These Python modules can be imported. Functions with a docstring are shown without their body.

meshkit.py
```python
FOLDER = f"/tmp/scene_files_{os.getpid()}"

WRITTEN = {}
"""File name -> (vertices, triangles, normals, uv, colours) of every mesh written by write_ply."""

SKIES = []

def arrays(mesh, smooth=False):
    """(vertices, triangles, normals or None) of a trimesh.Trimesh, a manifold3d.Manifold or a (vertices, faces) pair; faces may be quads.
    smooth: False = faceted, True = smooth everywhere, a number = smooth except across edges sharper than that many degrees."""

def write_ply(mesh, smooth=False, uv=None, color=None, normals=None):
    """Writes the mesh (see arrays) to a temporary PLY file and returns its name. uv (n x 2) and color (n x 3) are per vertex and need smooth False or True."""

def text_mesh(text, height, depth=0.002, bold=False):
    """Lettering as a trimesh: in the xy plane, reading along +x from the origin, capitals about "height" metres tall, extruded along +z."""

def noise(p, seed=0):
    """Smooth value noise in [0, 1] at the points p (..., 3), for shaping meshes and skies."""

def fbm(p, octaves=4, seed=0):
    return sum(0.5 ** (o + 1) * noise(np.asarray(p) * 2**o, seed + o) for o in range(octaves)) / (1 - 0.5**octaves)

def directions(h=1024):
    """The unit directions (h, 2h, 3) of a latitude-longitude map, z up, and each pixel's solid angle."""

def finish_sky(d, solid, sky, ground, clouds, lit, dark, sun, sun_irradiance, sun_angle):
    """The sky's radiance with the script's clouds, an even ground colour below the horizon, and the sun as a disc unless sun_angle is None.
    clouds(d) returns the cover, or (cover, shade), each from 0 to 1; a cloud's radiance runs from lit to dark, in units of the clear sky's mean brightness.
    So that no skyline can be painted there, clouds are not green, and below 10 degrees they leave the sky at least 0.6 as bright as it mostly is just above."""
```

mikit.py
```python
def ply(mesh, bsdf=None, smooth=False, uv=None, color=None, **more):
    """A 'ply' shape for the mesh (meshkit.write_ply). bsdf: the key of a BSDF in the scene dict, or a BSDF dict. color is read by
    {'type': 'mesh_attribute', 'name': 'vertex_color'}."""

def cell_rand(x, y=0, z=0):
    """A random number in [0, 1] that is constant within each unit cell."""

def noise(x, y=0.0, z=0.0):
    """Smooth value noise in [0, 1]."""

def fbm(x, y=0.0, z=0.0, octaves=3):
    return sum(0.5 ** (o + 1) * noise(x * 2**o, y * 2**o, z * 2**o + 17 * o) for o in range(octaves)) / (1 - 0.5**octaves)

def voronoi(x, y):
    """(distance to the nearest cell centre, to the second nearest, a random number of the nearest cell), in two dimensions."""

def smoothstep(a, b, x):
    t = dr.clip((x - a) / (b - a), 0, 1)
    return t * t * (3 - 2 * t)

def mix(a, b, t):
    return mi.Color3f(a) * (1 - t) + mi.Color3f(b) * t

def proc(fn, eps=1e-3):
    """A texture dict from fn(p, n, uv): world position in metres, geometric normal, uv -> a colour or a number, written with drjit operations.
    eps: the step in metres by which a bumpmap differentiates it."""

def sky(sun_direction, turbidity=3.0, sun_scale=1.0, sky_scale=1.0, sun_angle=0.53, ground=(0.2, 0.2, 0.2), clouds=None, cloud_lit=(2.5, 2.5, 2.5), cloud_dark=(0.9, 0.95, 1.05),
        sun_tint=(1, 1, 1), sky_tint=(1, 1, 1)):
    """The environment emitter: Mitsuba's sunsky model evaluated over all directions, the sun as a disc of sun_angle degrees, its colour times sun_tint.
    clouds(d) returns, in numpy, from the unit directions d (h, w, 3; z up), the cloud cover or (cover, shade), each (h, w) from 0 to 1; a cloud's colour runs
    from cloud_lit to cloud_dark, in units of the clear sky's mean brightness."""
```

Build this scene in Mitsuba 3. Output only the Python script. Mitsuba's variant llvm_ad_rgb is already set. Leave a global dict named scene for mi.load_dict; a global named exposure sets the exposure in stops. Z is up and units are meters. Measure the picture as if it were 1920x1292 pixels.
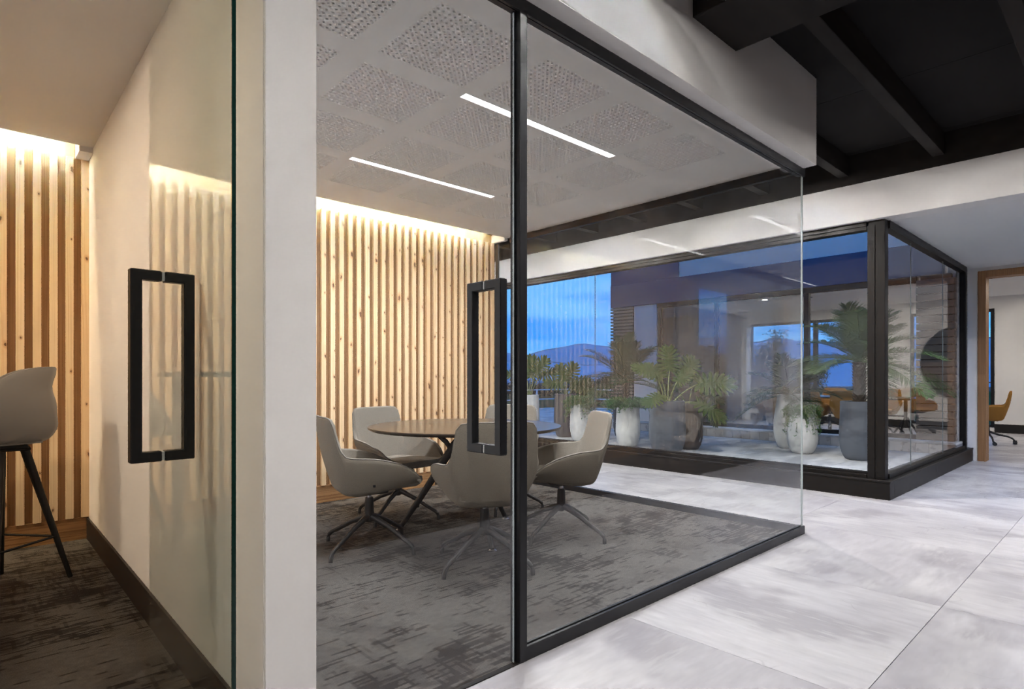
import math, random
import numpy as np, trimesh, drjit as dr, mitsuba as mi, mikit, meshkit
from scipy.interpolate import PchipInterpolator
from shapely.geometry import box as sbox
from mikit import noise, fbm, voronoi, cell_rand, smoothstep, mix

T = mi.ScalarTransform4f
scene, labels = {}, {}
rng = random.Random(7)
nr = np.random.default_rng(7)

# ------------------------------------------------------------------ camera, sky, exposure
EYE = (0.0, 0.0, 1.10)
YAW = math.radians(47.0)
FWD = np.array([math.cos(YAW), math.sin(YAW), 0.0])
RGT = np.array([math.sin(YAW), -math.cos(YAW), 0.0])
scene['camera'] = {'type': 'perspective', 'fov': math.degrees(2 * math.atan(960 / 1110.0)), 'fov_axis': 'x',
                   'principal_point_offset_y': -61.0 / 1292.0, 'near_clip': 0.02, 'far_clip': 5000.0,
                   'to_world': T().look_at(origin=list(EYE), target=[EYE[0] + FWD[0], EYE[1] + FWD[1], EYE[2]], up=[0, 0, 1])}
exposure = 1.0


def clouds(d):
    """Long soft bands of evening cloud above the hills."""
    el = np.arcsin(np.clip(d[..., 2], -1, 1))
    az = np.arctan2(d[..., 1], d[..., 0])
    p = np.stack([np.cos(az) * 4.0, np.sin(az) * 4.0, el * 26.0], -1)
    n = meshkit.fbm(p, 5, seed=3)
    q = np.stack([np.cos(az) * 2.6, np.sin(az) * 2.6, el * 15.0], -1)
    m = meshkit.fbm(q, 3, seed=11)
    c = np.clip((0.65 * n + 0.5 * m - 0.50) / 0.22, 0, 1)
    veil = 0.45 + 0.25 * np.clip(el / 0.5, 0, 1)  # thicker overcast added overhead, out of view, to light the terrace
    cover = np.clip(veil + 0.35 * c, 0, 0.95)
    return cover, np.clip(0.98 - 0.95 * c - 0.9 * (n - 0.5), 0, 1)


scene['sky'] = mikit.sky((-0.62, -0.62, 0.16), turbidity=2.6, sun_scale=0.0, sky_scale=5.6, sky_tint=(0.02, 0.40, 1.50), ground=(0.10, 0.11, 0.10),
                         clouds=clouds, cloud_lit=(0.62, 1.95, 3.9), cloud_dark=(0.03, 0.70, 2.6))


# ------------------------------------------------------------------ mesh helpers
def mesh_of(v, f):
    return trimesh.Trimesh(np.asarray(v, float), np.asarray(f, int), process=False)


def cat(*ms):
    ms = [m for m in ms if m is not None]
    return trimesh.util.concatenate(ms)


def box(x0, x1, y0, y1, z0, z1, b=0.0):
    """An axis-aligned box, its edges chamfered by b."""
    if b <= 0:
        m = trimesh.creation.box((x1 - x0, y1 - y0, z1 - z0))
        m.apply_translation(((x0 + x1) / 2, (y0 + y1) / 2, (z0 + z1) / 2))
        return m
    pts = []
    for x, sx in ((x0, 1), (x1, -1)):
        for y, sy in ((y0, 1), (y1, -1)):
            for z, sz in ((z0, 1), (z1, -1)):
                pts += [(x, y + sy * b, z + sz * b), (x + sx * b, y, z + sz * b), (x + sx * b, y + sy * b, z)]
    return trimesh.convex.convex_hull(np.array(pts))


def quad(a, b, c, d):
    return mesh_of([a, b, c, d], [[0, 1, 2], [0, 2, 3]])


def tube(points, radii, n=10, flat=1.0, up=(0, 0, 1), cap=True):
    p = np.asarray(points, float)
    r = np.broadcast_to(np.asarray(radii, float), (len(p),))
    t = np.gradient(p, axis=0)
    t /= np.linalg.norm(t, axis=1, keepdims=True) + 1e-12
    ref = np.where(np.abs(t @ np.array(up, float))[:, None] < 0.97, np.array(up, float), np.array([1.0, 0.02, 0]))
    a = np.cross(t, ref)
    a /= np.linalg.norm(a, axis=1, keepdims=True) + 1e-12
    for i in range(1, len(a)):
        if a[i] @ a[i - 1] < 0:
            a[i] = -a[i]
    b = np.cross(t, a)
    ang = np.arange(n) * 2 * np.pi / n
    v = p[:, None] + r[:, None, None] * (np.cos(ang)[None, :, None] * a[:, None] + flat * np.sin(ang)[None, :, None] * b[:, None])
    f = []
    k = len(p)
    for i in range(k - 1):
        for j in range(n):
            j2 = (j + 1) % n
            f += [[i * n + j, i * n + j2, (i + 1) * n + j2], [i * n + j, (i + 1) * n + j2, (i + 1) * n + j]]
    v = v.reshape(-1, 3)
    if cap:
        v = np.vstack([v, p[0], p[-1]])
        for j in range(n):
            j2 = (j + 1) % n
            f += [[k * n, j2, j], [k * n + 1, (k - 1) * n + j, (k - 1) * n + j2]]
    m = mesh_of(v, f)
    if m.volume < 0:
        m.invert()
    return m


def lathe(profile, n=40):
    pr = np.asarray(profile, float)
    ang = np.arange(n) * 2 * np.pi / n
    v = np.stack([pr[:, None, 0] * np.cos(ang), pr[:, None, 0] * np.sin(ang), np.broadcast_to(pr[:, None, 1], (len(pr), n))], -1).reshape(-1, 3)
    f = []
    for i in range(len(pr) - 1):
        for j in range(n):
            j2 = (j + 1) % n
            f += [[i * n + j, i * n + j2, (i + 1) * n + j2], [i * n + j, (i + 1) * n + j2, (i + 1) * n + j]]
    return mesh_of(v, f)


def place(m, loc=(0, 0, 0), rz=0.0):
    m = m.copy()
    m.apply_transform(trimesh.transformations.rotation_matrix(rz, (0, 0, 1)))
    m.apply_translation(loc)
    return m


# ------------------------------------------------------------------ scene helpers
def ply(m, mat, smooth=30):
    return mikit.ply(m, 'mat_' + mat, smooth=smooth)


def key_for(key):
    if key not in scene and not any(k.startswith(key + '__') for k in scene):
        return key
    i = 1
    while f'{key}_{i:03d}' in scene or any(k.startswith(f'{key}_{i:03d}__') for k in scene):
        i += 1
    return f'{key}_{i:03d}'


counters = {}


def part_key(base):
    n = counters.get(base, 0)
    counters[base] = n + 1
    return base if n == 0 else f'{base}_{n:03d}'


def put(key, m, mat, smooth=30, tw=None, **more):
    """One entry. m: a mesh, or a ply dict to share."""
    d = dict(m) if isinstance(m, dict) else ply(m, mat, smooth=smooth)
    if tw is not None:
        d['to_world'] = tw
    d.update(more)
    scene[key] = d
    return key


def part(parent, name, m, mat, smooth=30, tw=None, label=None, kind=None, **more):
    k = part_key(f'{parent}__{name}')
    put(k, m, mat, smooth, tw, **more)
    if label or kind:
        labels[k] = {}
        if label:
            labels[k]['label'] = label
        if kind:
            labels[k]['kind'] = kind
    return k


tops = {}


def thing(name, label, category, group=None, kind=None):
    n = tops.get(name, 0)
    tops[name] = n + 1
    k = name if n == 0 else f'{name}_{n:03d}'
    labels[k] = {'label': label, 'category': category}
    if group:
        labels[k]['group'] = group
    if kind:
        labels[k]['kind'] = kind
    return k


def struct(name, label, category):
    return thing(name, label, category, kind='structure')


# ------------------------------------------------------------------ materials
def rgb(*c):
    return {'type': 'rgb', 'value': list(c)}


def principled(col, rough=0.5, two=True, **kw):
    b = {'type': 'principled', 'base_color': col if isinstance(col, dict) else rgb(*col), 'roughness': rough if isinstance(rough, dict) else float(rough), **kw}
    return {'type': 'twosided', 'bsdf': b} if two else b


def diffuse(*c):
    return {'type': 'twosided', 'bsdf': {'type': 'diffuse', 'reflectance': rgb(*c)}}


class Materials:
    def __setitem__(self, k, v):
        scene['mat_' + k] = v


M = Materials()
M['white_paint'] = principled((0.80, 0.79, 0.78), 0.75, specular=0.2)
M['ceiling_paint'] = principled((0.78, 0.78, 0.78), 0.8, specular=0.15)
M['black_metal'] = principled((0.008, 0.009, 0.011), 0.38, specular=0.35)
M['bronze_metal'] = principled((0.0065, 0.0058, 0.0054), 0.45, specular=0.18)
M['black_timber'] = principled(mikit.proc(lambda p, n, uv: mix((0.006, 0.0055, 0.0055), (0.020, 0.018, 0.0165), fbm(p.x * 2.2, p.y * 9.0, p.z * 9.0, 3))), 0.75, specular=0.2)
M['black_deck'] = principled(mikit.proc(lambda p, n, uv: mix((0.006, 0.006, 0.0065), (0.015, 0.0145, 0.0145), fbm(p.x * 1.7, p.y * 1.7, 0.0, 3))), 0.85, specular=0.15)
M['black_skirting'] = principled((0.018, 0.016, 0.015), 0.5, specular=0.3)
M['black_wood'] = principled((0.010, 0.010, 0.010), 0.45, specular=0.35)
M['dark_plaster'] = principled((0.05, 0.045, 0.043), 0.8)
M['chrome'] = {'type': 'twosided', 'bsdf': {'type': 'roughconductor', 'material': 'Cr', 'alpha': 0.12}}
M['leg_metal'] = principled((0.016, 0.016, 0.017), 0.42, specular=0.45)
M['hole_black'] = diffuse(0.012, 0.012, 0.013)
M['glass_edge'] = principled((0.003, 0.022, 0.017), 0.2, specular=0.3)
M['glass_edge_clear'] = principled((0.45, 0.50, 0.50), 0.2, specular=0.6)
M['glass_edge_dim'] = principled((0.10, 0.12, 0.125), 0.3, specular=0.3)
M['glass'] = {'type': 'thindielectric', 'int_ior': 1.5, 'specular_transmittance': rgb(0.95, 0.965, 0.96)}
M['end_glass'] = {'type': 'thindielectric', 'int_ior': 1.6, 'specular_transmittance': rgb(0.96, 0.975, 0.97)}
M['door_glass'] = {'type': 'thindielectric', 'int_ior': 1.52, 'specular_transmittance': rgb(0.90, 0.955, 0.92)}
M['clear_plastic'] = principled((0.42, 0.45, 0.46), 0.2, specular=0.5)
M['lamp_housing'] = principled((0.01, 0.01, 0.01), 0.5)


def knots(x, z, pitch, seed, density):
    """(dark core, halo) of knots along the boards of a wall whose boards repeat every `pitch` in x."""
    col = dr.floor(x / pitch)
    core, halo = mi.Float(0), mi.Float(0)
    for k, zl in enumerate((0.47, 0.61)):
        zi = dr.floor(z / zl + cell_rand(col, 5 + k, seed))
        r1, r2, r3, r4 = (cell_rand(col, zi, seed + 10 * k + j) for j in range(4))
        zc = (zi + 0.25 + 0.5 * r1 - cell_rand(col, 5 + k, seed)) * zl
        xc = (col + 0.12 + 0.36 * r2) * pitch
        on = dr.select(r3 < density, 1.0, 0.0)
        size = 0.0045 + 0.014 * r4 * r4 * r4
        dx = (x - xc) / size
        dz = (z - zc + (x - xc) * (r2 - 0.5) * 1.5) / (size * (1.4 + 1.2 * r1))
        d = dr.sqrt(dx * dx + dz * dz) + 0.35 * (noise(x * 160, z * 160, seed) - 0.5)
        core = dr.maximum(core, on * (1 - smoothstep(0.45, 0.8, d)))
        halo = dr.maximum(halo, on * (1 - smoothstep(0.6, 2.2, d)))
    return core, halo


PITCH = 0.0851
SLAT_X0 = 0.004   # left edge of board cell zero


def pine(p, n, uv):
    x = p.x - SLAT_X0
    col = dr.floor(x / PITCH)
    tone = cell_rand(col, 3, 1)
    g = fbm(x * 190 + 3 * noise(p.z * 1.6, col, 2), p.z * 1.3, col * 7, 3)
    wav = noise((x + 0.013 * noise(p.z * 2.1, col, 4)) * 260, p.z * 0.45, col * 3)
    c = mix((0.70, 0.49, 0.28), (0.82, 0.65, 0.43), 0.25 + 0.75 * tone)
    c = mix(c, (0.54, 0.31, 0.13), 0.30 * smoothstep(0.45, 0.85, g) + 0.16 * smoothstep(0.5, 0.9, wav))
    core, halo = knots(x, p.z + 20 * p.y, PITCH, 3, 0.45)
    c = mix(c, (0.46, 0.22, 0.08), 0.55 * halo)
    return mix(c, (0.10, 0.042, 0.02), 0.9 * core)


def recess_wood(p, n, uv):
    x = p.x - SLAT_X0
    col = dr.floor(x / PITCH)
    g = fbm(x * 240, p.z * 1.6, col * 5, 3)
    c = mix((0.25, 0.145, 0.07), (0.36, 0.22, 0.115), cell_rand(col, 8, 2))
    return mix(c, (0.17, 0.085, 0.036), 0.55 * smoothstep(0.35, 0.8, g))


def skirting_wood(p, n, uv):
    g = fbm(p.x * 2.5, p.z * 120, 1.0, 3)
    return mix((0.40, 0.22, 0.10), (0.24, 0.12, 0.05), smoothstep(0.3, 0.75, g))


M['pine'] = principled(mikit.proc(pine), 0.55, specular=0.3)
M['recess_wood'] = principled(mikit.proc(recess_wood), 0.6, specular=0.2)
M['skirting_wood'] = principled(mikit.proc(skirting_wood), 0.5, specular=0.3)
M['jamb_wood'] = principled(mikit.proc(lambda p, n, uv: mix((0.36, 0.19, 0.085), (0.22, 0.105, 0.045), fbm(p.y * 140 + p.x * 90, p.z * 2.5, 0, 3))), 0.45, specular=0.3)


def carpet(p, n, uv):
    x, y = p.x, p.y
    rib = 0.5 + 0.5 * dr.sin(y * (2 * math.pi / 0.0085))
    dens = smoothstep(0.36, 0.66, fbm(x * 3.1, y * 4.4, 1.0, 4))
    row = dr.floor(y / 0.0115)
    streak = noise(x * 11.0 + 57 * cell_rand(row, 1, 1), row * 3.7, 2.0)
    dash = smoothstep(-0.07, 0.07, streak - (0.86 - 0.42 * dens))
    colm = dr.floor(x / 0.014)
    cross = smoothstep(-0.05, 0.05, noise(colm * 3.3, y * 9.0 + 41 * cell_rand(colm, 4, 2), 5.0) - (0.94 - 0.30 * dens))
    blot = smoothstep(0.57, 0.64, fbm(x * 7.0 + 0.3 * noise(x * 20, row, 1), y * 8.5, 7.0, 3)) * (0.35 + 0.65 * dens)
    c = mix((0.094, 0.089, 0.081), (0.065, 0.061, 0.056), fbm(x * 50, y * 90, 0, 2))
    dark = dr.clip(0.62 * blot + 0.78 * dash + 0.45 * cross, 0, 1)
    c = mix(c, (0.016, 0.014, 0.0135), dr.minimum(dark, 0.93))
    return c * (0.66 + 0.44 * rib)


M['carpet'] = principled(mikit.proc(carpet), 0.95, specular=0.05)

TILE = 1.20
TX0, TY0 = 3.44 - 6 * TILE, 0.67 - 4 * TILE


def tile_stone(p, n, uv):
    i, j = dr.floor((p.x - TX0) / TILE), dr.floor((p.y - TY0) / TILE)
    r = cell_rand(i, j, 4)
    turn = r < 0.5
    u, v = dr.select(turn, p.x, p.y), dr.select(turn, p.y, p.x)
    o = r * 37
    cloud = fbm(p.x * 1.1 + o, p.y * 1.1, 2.0, 4)
    brush = fbm(u * 1.5 + o, v * 6.0, 3.0, 4)
    fine = fbm(u * 10.0 + o, v * 46.0, 5.0, 3)
    spot_ = fbm(p.x * 2.6 + o, p.y * 2.6, 9.0, 4)
    c = mix((0.375, 0.368, 0.382), (0.300, 0.293, 0.310), smoothstep(0.38, 0.62, cloud))
    c = mix(c, (0.42, 0.415, 0.42), 0.5 * smoothstep(0.50, 0.72, brush))
    m = smoothstep(0.50, 0.68, 0.6 * spot_ + 0.4 * brush)
    c = mix(c, (0.180, 0.170, 0.187), 0.62 * m * smoothstep(0.30, 0.66, 0.5 * fine + 0.5 * spot_))
    c = c * (0.90 + 0.20 * fine)
    crack = 1 - smoothstep(0.002, 0.010, dr.abs(fbm(p.x * 2.3 + o, p.y * 2.3, 4.0, 4) - 0.5))
    c = mix(c, (0.21, 0.20, 0.21), 0.30 * crack * smoothstep(0.58, 0.72, fbm(p.x * 3, p.y * 3, 8, 2)))
    return c * (0.95 + 0.10 * cell_rand(i, j, 9))


M['tile_stone'] = principled(mikit.proc(tile_stone), 0.36, specular=0.42)
M['grout'] = diffuse(0.26, 0.25, 0.26)
M['patio_stone'] = principled(mikit.proc(lambda p, n, uv: mix((0.46, 0.46, 0.46), (0.33, 0.33, 0.335), smoothstep(0.35, 0.7, fbm(p.x * 2.2, p.y * 6.0, 1, 4)))), 0.6, specular=0.25)


def riser_tile(p, n, uv):
    i = dr.floor(p.y / 0.147)
    c = mix((0.34, 0.315, 0.29), (0.52, 0.49, 0.455), cell_rand(i, 2, 2))
    v = smoothstep(0.55, 0.75, fbm(p.y * 16, p.z * 16, i * 3, 3))
    return mix(c, (0.24, 0.215, 0.20), 0.6 * v)


M['riser_tile'] = principled(mikit.proc(riser_tile), 0.5, specular=0.3)
M['pot_white'] = principled(mikit.proc(lambda p, n, uv: mix((0.66, 0.66, 0.65), (0.52, 0.52, 0.52), smoothstep(0.4, 0.75, fbm(p.x * 6, p.y * 6, p.z * 6, 3)))), 0.6, specular=0.25)
M['pot_grey'] = principled(mikit.proc(lambda p, n, uv: mix((0.105, 0.118, 0.14), (0.072, 0.082, 0.10), smoothstep(0.4, 0.75, fbm(p.x * 5, p.y * 5, p.z * 9, 3)))), 0.6, specular=0.25)
M['pot_dark'] = principled((0.07, 0.066, 0.068), 0.6, specular=0.25)
M['soil'] = diffuse(0.035, 0.026, 0.02)


def fabric(base):
    return principled(mikit.proc(lambda p, n, uv: mi.Color3f(*base) * (0.86 + 0.28 * noise(p.x * 420, p.y * 420, p.z * 420))), 0.9, specular=0.12, sheen=0.4)


M['beige_fabric'] = fabric((0.205, 0.182, 0.150))
M['piping'] = principled((0.16, 0.145, 0.125), 0.8)
M['mustard_fabric'] = fabric((0.33, 0.165, 0.042))
M['table_top'] = principled((0.026, 0.020, 0.016), 0.20, specular=0.28)
M['stool_shell'] = principled((0.25, 0.235, 0.218), 0.42, specular=0.35)
M['leaf'] = {'type': 'principledthin', 'base_color': mikit.proc(lambda p, n, uv: mix((0.036, 0.066, 0.018), (0.062, 0.100, 0.027), noise(p.x * 13, p.y * 13, p.z * 13))), 'roughness': 0.45, 'diff_trans': 0.5, 'spec_trans': 0.0}
M['leaf_dark'] = {'type': 'principledthin', 'base_color': rgb(0.03, 0.06, 0.028), 'roughness': 0.5, 'diff_trans': 0.4, 'spec_trans': 0.0}
M['palm_leaf'] = {'type': 'principledthin', 'base_color': rgb(0.085, 0.13, 0.055), 'roughness': 0.45, 'diff_trans': 0.5, 'spec_trans': 0.0}
M['fern_leaf'] = {'type': 'principledthin', 'base_color': rgb(0.07, 0.15, 0.045), 'roughness': 0.6, 'diff_trans': 0.6, 'spec_trans': 0.0}
M['stalk'] = principled((0.17, 0.20, 0.07), 0.5)
M['trunk'] = principled((0.075, 0.055, 0.042), 0.85)
M['tree_leaf'] = {'type': 'principledthin', 'base_color': rgb(0.035, 0.055, 0.028), 'roughness': 0.7, 'diff_trans': 0.4, 'spec_trans': 0.0}
M['lawn'] = diffuse(0.045, 0.085, 0.035)
M['hazed_hill'] = principled(mikit.proc(lambda p, n, uv: mix((0.16, 0.33, 0.45), (0.20, 0.38, 0.50), fbm(p.x * 0.02, p.y * 0.02, p.z * 0.05, 3))), 1.0, specular=0.0)  # distance haze is put into this blue base colour
M['rail_white'] = principled((0.75, 0.76, 0.78), 0.4)
M['facade_navy'] = principled((0.028, 0.055, 0.12), 0.6, specular=0.3)
M['facade_light'] = principled((0.52, 0.52, 0.53), 0.8)
M['cladding'] = principled(mikit.proc(lambda p, n, uv: mix((0.26, 0.21, 0.17), (0.17, 0.13, 0.105), fbm((p.x + p.y) * 6, p.z * 40, 1, 3))), 0.6, specular=0.2)
M['cladding_pale'] = principled(mikit.proc(lambda p, n, uv: mix((0.17, 0.14, 0.115), (0.12, 0.098, 0.08), fbm((p.x + p.y) * 6, p.z * 40, 1, 3))), 0.6, specular=0.2)
M['dark_panel'] = principled(mikit.proc(lambda p, n, uv: mix((0.045, 0.033, 0.027), (0.028, 0.021, 0.018), fbm(p.x * 30 + p.y * 30, p.z * 1.5, 1, 3))), 0.5, specular=0.3)
M['art_black'] = principled((0.012, 0.011, 0.011), 0.7)
M['art_brown'] = principled((0.085, 0.058, 0.045), 0.7)
M['glass_board'] = principled((0.62, 0.68, 0.60), 0.08, specular=0.6)


def emitter(*c):
    return {'type': 'area', 'radiance': rgb(*c)}


# ------------------------------------------------------------------ levels
CEIL, DECK = 2.60, 3.15
YF = 1.655           # glass line of the two small rooms
XE = 4.33            # end glass of the meeting room
YS = 4.90            # slat fronts
XT = 6.15            # terrace glass
YT = 1.63            # terrace side glass

# ================================================================== STRUCTURE
# corridor floor: separate stone tiles on a bed
fl = struct('floor', 'corridor floor of large pale grey brushed stone tiles', 'floor')
put('floor__bed', box(-2.6, 15.2, -1.62, 9.6, -0.12, -0.006), 'grout', smooth=False)
labels['floor__bed'] = {'label': 'grey grout bed'}
tile_ply = ply(box(0, TILE - 0.0014, 0, TILE - 0.0014, -0.02, 0.0, 0.0012), 'tile_stone')
for i in range(0, 20):
    for j in range(0, 14):
        x, y = TX0 + i * TILE, TY0 + j * TILE
        if x + TILE < -2.6 or x > 15 or y > 9.4 or y + TILE < -1.6:
            continue
        if x >= 6.1 and y >= 1.55 and x + TILE < 9.35:
            continue
        if -2.6 < x and x + TILE < 4.3 and y > 1.68 and y + TILE < 4.9:
            continue
        x1, y1 = min(x + TILE, 15.1), min(y + TILE, 9.5)
        cut = x1 - x < TILE - 1e-6 or y1 - y < TILE - 1e-6
        lim = None
        if y < 1.64 < y + TILE and x + TILE < 4.36:
            lim = (x, x1, y, 1.64)
        elif x < 4.36 < x1 and y > 0.8:
            lim = 'L'
        if lim is None and not cut and not (x < 6.05 < x1 and y > 1.5) and not (y < 1.55 < y1 and 6.0 < x1 and x < 9.8) and not (x < 9.4 < x1 and y > 1.5):
            part(fl, 'tile', tile_ply, None, tw=T().translate([x, y, 0]))
            continue
        g = 0.0007
        region = sbox(x + g, y + g, x1 - g, y1 - g)
        region = region.difference(sbox(-3, 1.64, 4.345, 5.2)).difference(sbox(6.06, 1.57, 9.40, 12))
        for poly in getattr(region, 'geoms', [region]):
            if poly.area < 1e-3:
                continue
            m = trimesh.creation.extrude_polygon(poly, 0.02, engine='earcut')
            m.apply_translation((0, 0, -0.02))
            part(fl, 'tile', m, 'tile_stone')

k = struct('floor_meeting_room', 'charcoal ribbed carpet with dark patches inside the glass meeting room', 'carpet')
put(k, box(0.74, 4.335, 1.66, 4.95, -0.006, 0.003), 'carpet', smooth=False)
k = struct('floor_side_room', 'charcoal ribbed carpet under the bar stool', 'carpet')
put(k, box(-2.5, 0.65, 1.66, 4.95, -0.006, 0.003), 'carpet', smooth=False)
k = struct('trim_1', 'thin metal threshold strip where carpet meets stone', 'trim')
put(k, box(-2.5, 1.57, 1.638, 1.662, -0.004, 0.004, 0.001), 'bronze_metal')

# white partition between the rooms, with its end face towards the camera
k = struct('wall_partition', 'white plaster partition between the side room and the meeting room', 'wall')


def prism(pts, z0, z1):
    from shapely.geometry import Polygon as Pg
    m = trimesh.creation.extrude_polygon(Pg(pts), z1 - z0, engine='earcut')
    m.apply_translation((0, 0, z0))
    return m


put(k, prism([(0.606, 1.63), (0.75, 1.63), (0.75, 4.95), (0.642, 4.95)], -0.006, 2.75), 'white_paint', smooth=False)
k = struct('trim_2', 'slim white corner bead on the partition end', 'trim')
put(k, box(0.6035, 0.612, 1.640, 1.668, 0.0, 2.60, 0.001), 'white_paint')
k = struct('baseboard_left', 'black skirting along the white partition in the side room', 'baseboard')
put(k, prism([(0.5975, 1.85), (0.6095, 1.85), (0.6415, 4.93), (0.6295, 4.93)], 0.003, 0.145), 'black_skirting', smooth=False)
k = struct('baseboard_right', 'black skirting on the meeting room face of the partition', 'baseboard')
put(k, box(0.750, 0.762, 1.85, 4.93, 0.003, 0.145, 0.002), 'black_skirting')

# slatted walls
slat_ply = ply(box(0, 0.0428, YS, YS + 0.03, 0.152, 2.571, 0.0015), 'pine', smooth=False)


def slat_wall(name, label, x0, x1, mat_skirt):
    k = struct(name, label, 'wall')
    part(k, 'back_board', box(x0, x1, YS + 0.03, YS + 0.06, 0.0, 2.86), 'recess_wood', smooth=False, label='darker recessed boarding')
    part(k, 'skirting', box(x0, x1, YS + 0.012, YS + 0.03, 0.003, 0.152, 0.001), mat_skirt, label='brown timber skirting')
    part(k, 'core', box(x0, x1, YS + 0.06, YS + 0.16, 0, 3.1), 'white_paint', smooth=False)
    c0 = math.ceil((x0 - SLAT_X0) / PITCH)
    c = c0
    while SLAT_X0 + c * PITCH + 0.043 <= x1 + 1e-6:
        part(k, 'slat', slat_ply, None, tw=T().translate([SLAT_X0 + c * PITCH, 0, 0]))
        c += 1


slat_wall('wall_slatted', 'knotty pine slat wall behind the meeting table', 0.75, 4.335, 'skirting_wood')
slat_wall('wall_slatted_side', 'knotty pine slat wall behind the bar stool', -2.5, 0.643, 'skirting_wood')

# ceilings
holes_x = [(1.41 + 0.6175 * i, 1.90 + 0.6175 * i) for i in range(-1, 4)]
holes_y = [(1.925 + 0.6165 * j, 2.415 + 0.6165 * j) for j in range(4)]
L_X = (1.953, 3.253)
L_Y = [(2.452, 2.512), (3.688, 3.748)]
poly = sbox(0.75, 1.638, 4.335, 4.71)
for a in holes_x:
    for b in holes_y:
        poly = poly.difference(sbox(a[0], b[0], a[1], b[1]))
for b in L_Y:
    poly = poly.difference(sbox(L_X[0], b[0], L_X[1], b[1]))
m = trimesh.creation.extrude_polygon(poly, 0.03, engine='earcut')
m.apply_translation((0, 0, CEIL))
ce = struct('ceiling', 'flat grey-white meeting room ceiling with perforated panels', 'ceiling')
part(ce, 'board', m, 'ceiling_paint', smooth=False)
part(ce, 'backing', box(0.75, 4.335, 1.638, 4.68, CEIL + 0.075, CEIL + 0.09), 'hole_black', smooth=False, label='dark void above the panels')


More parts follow.
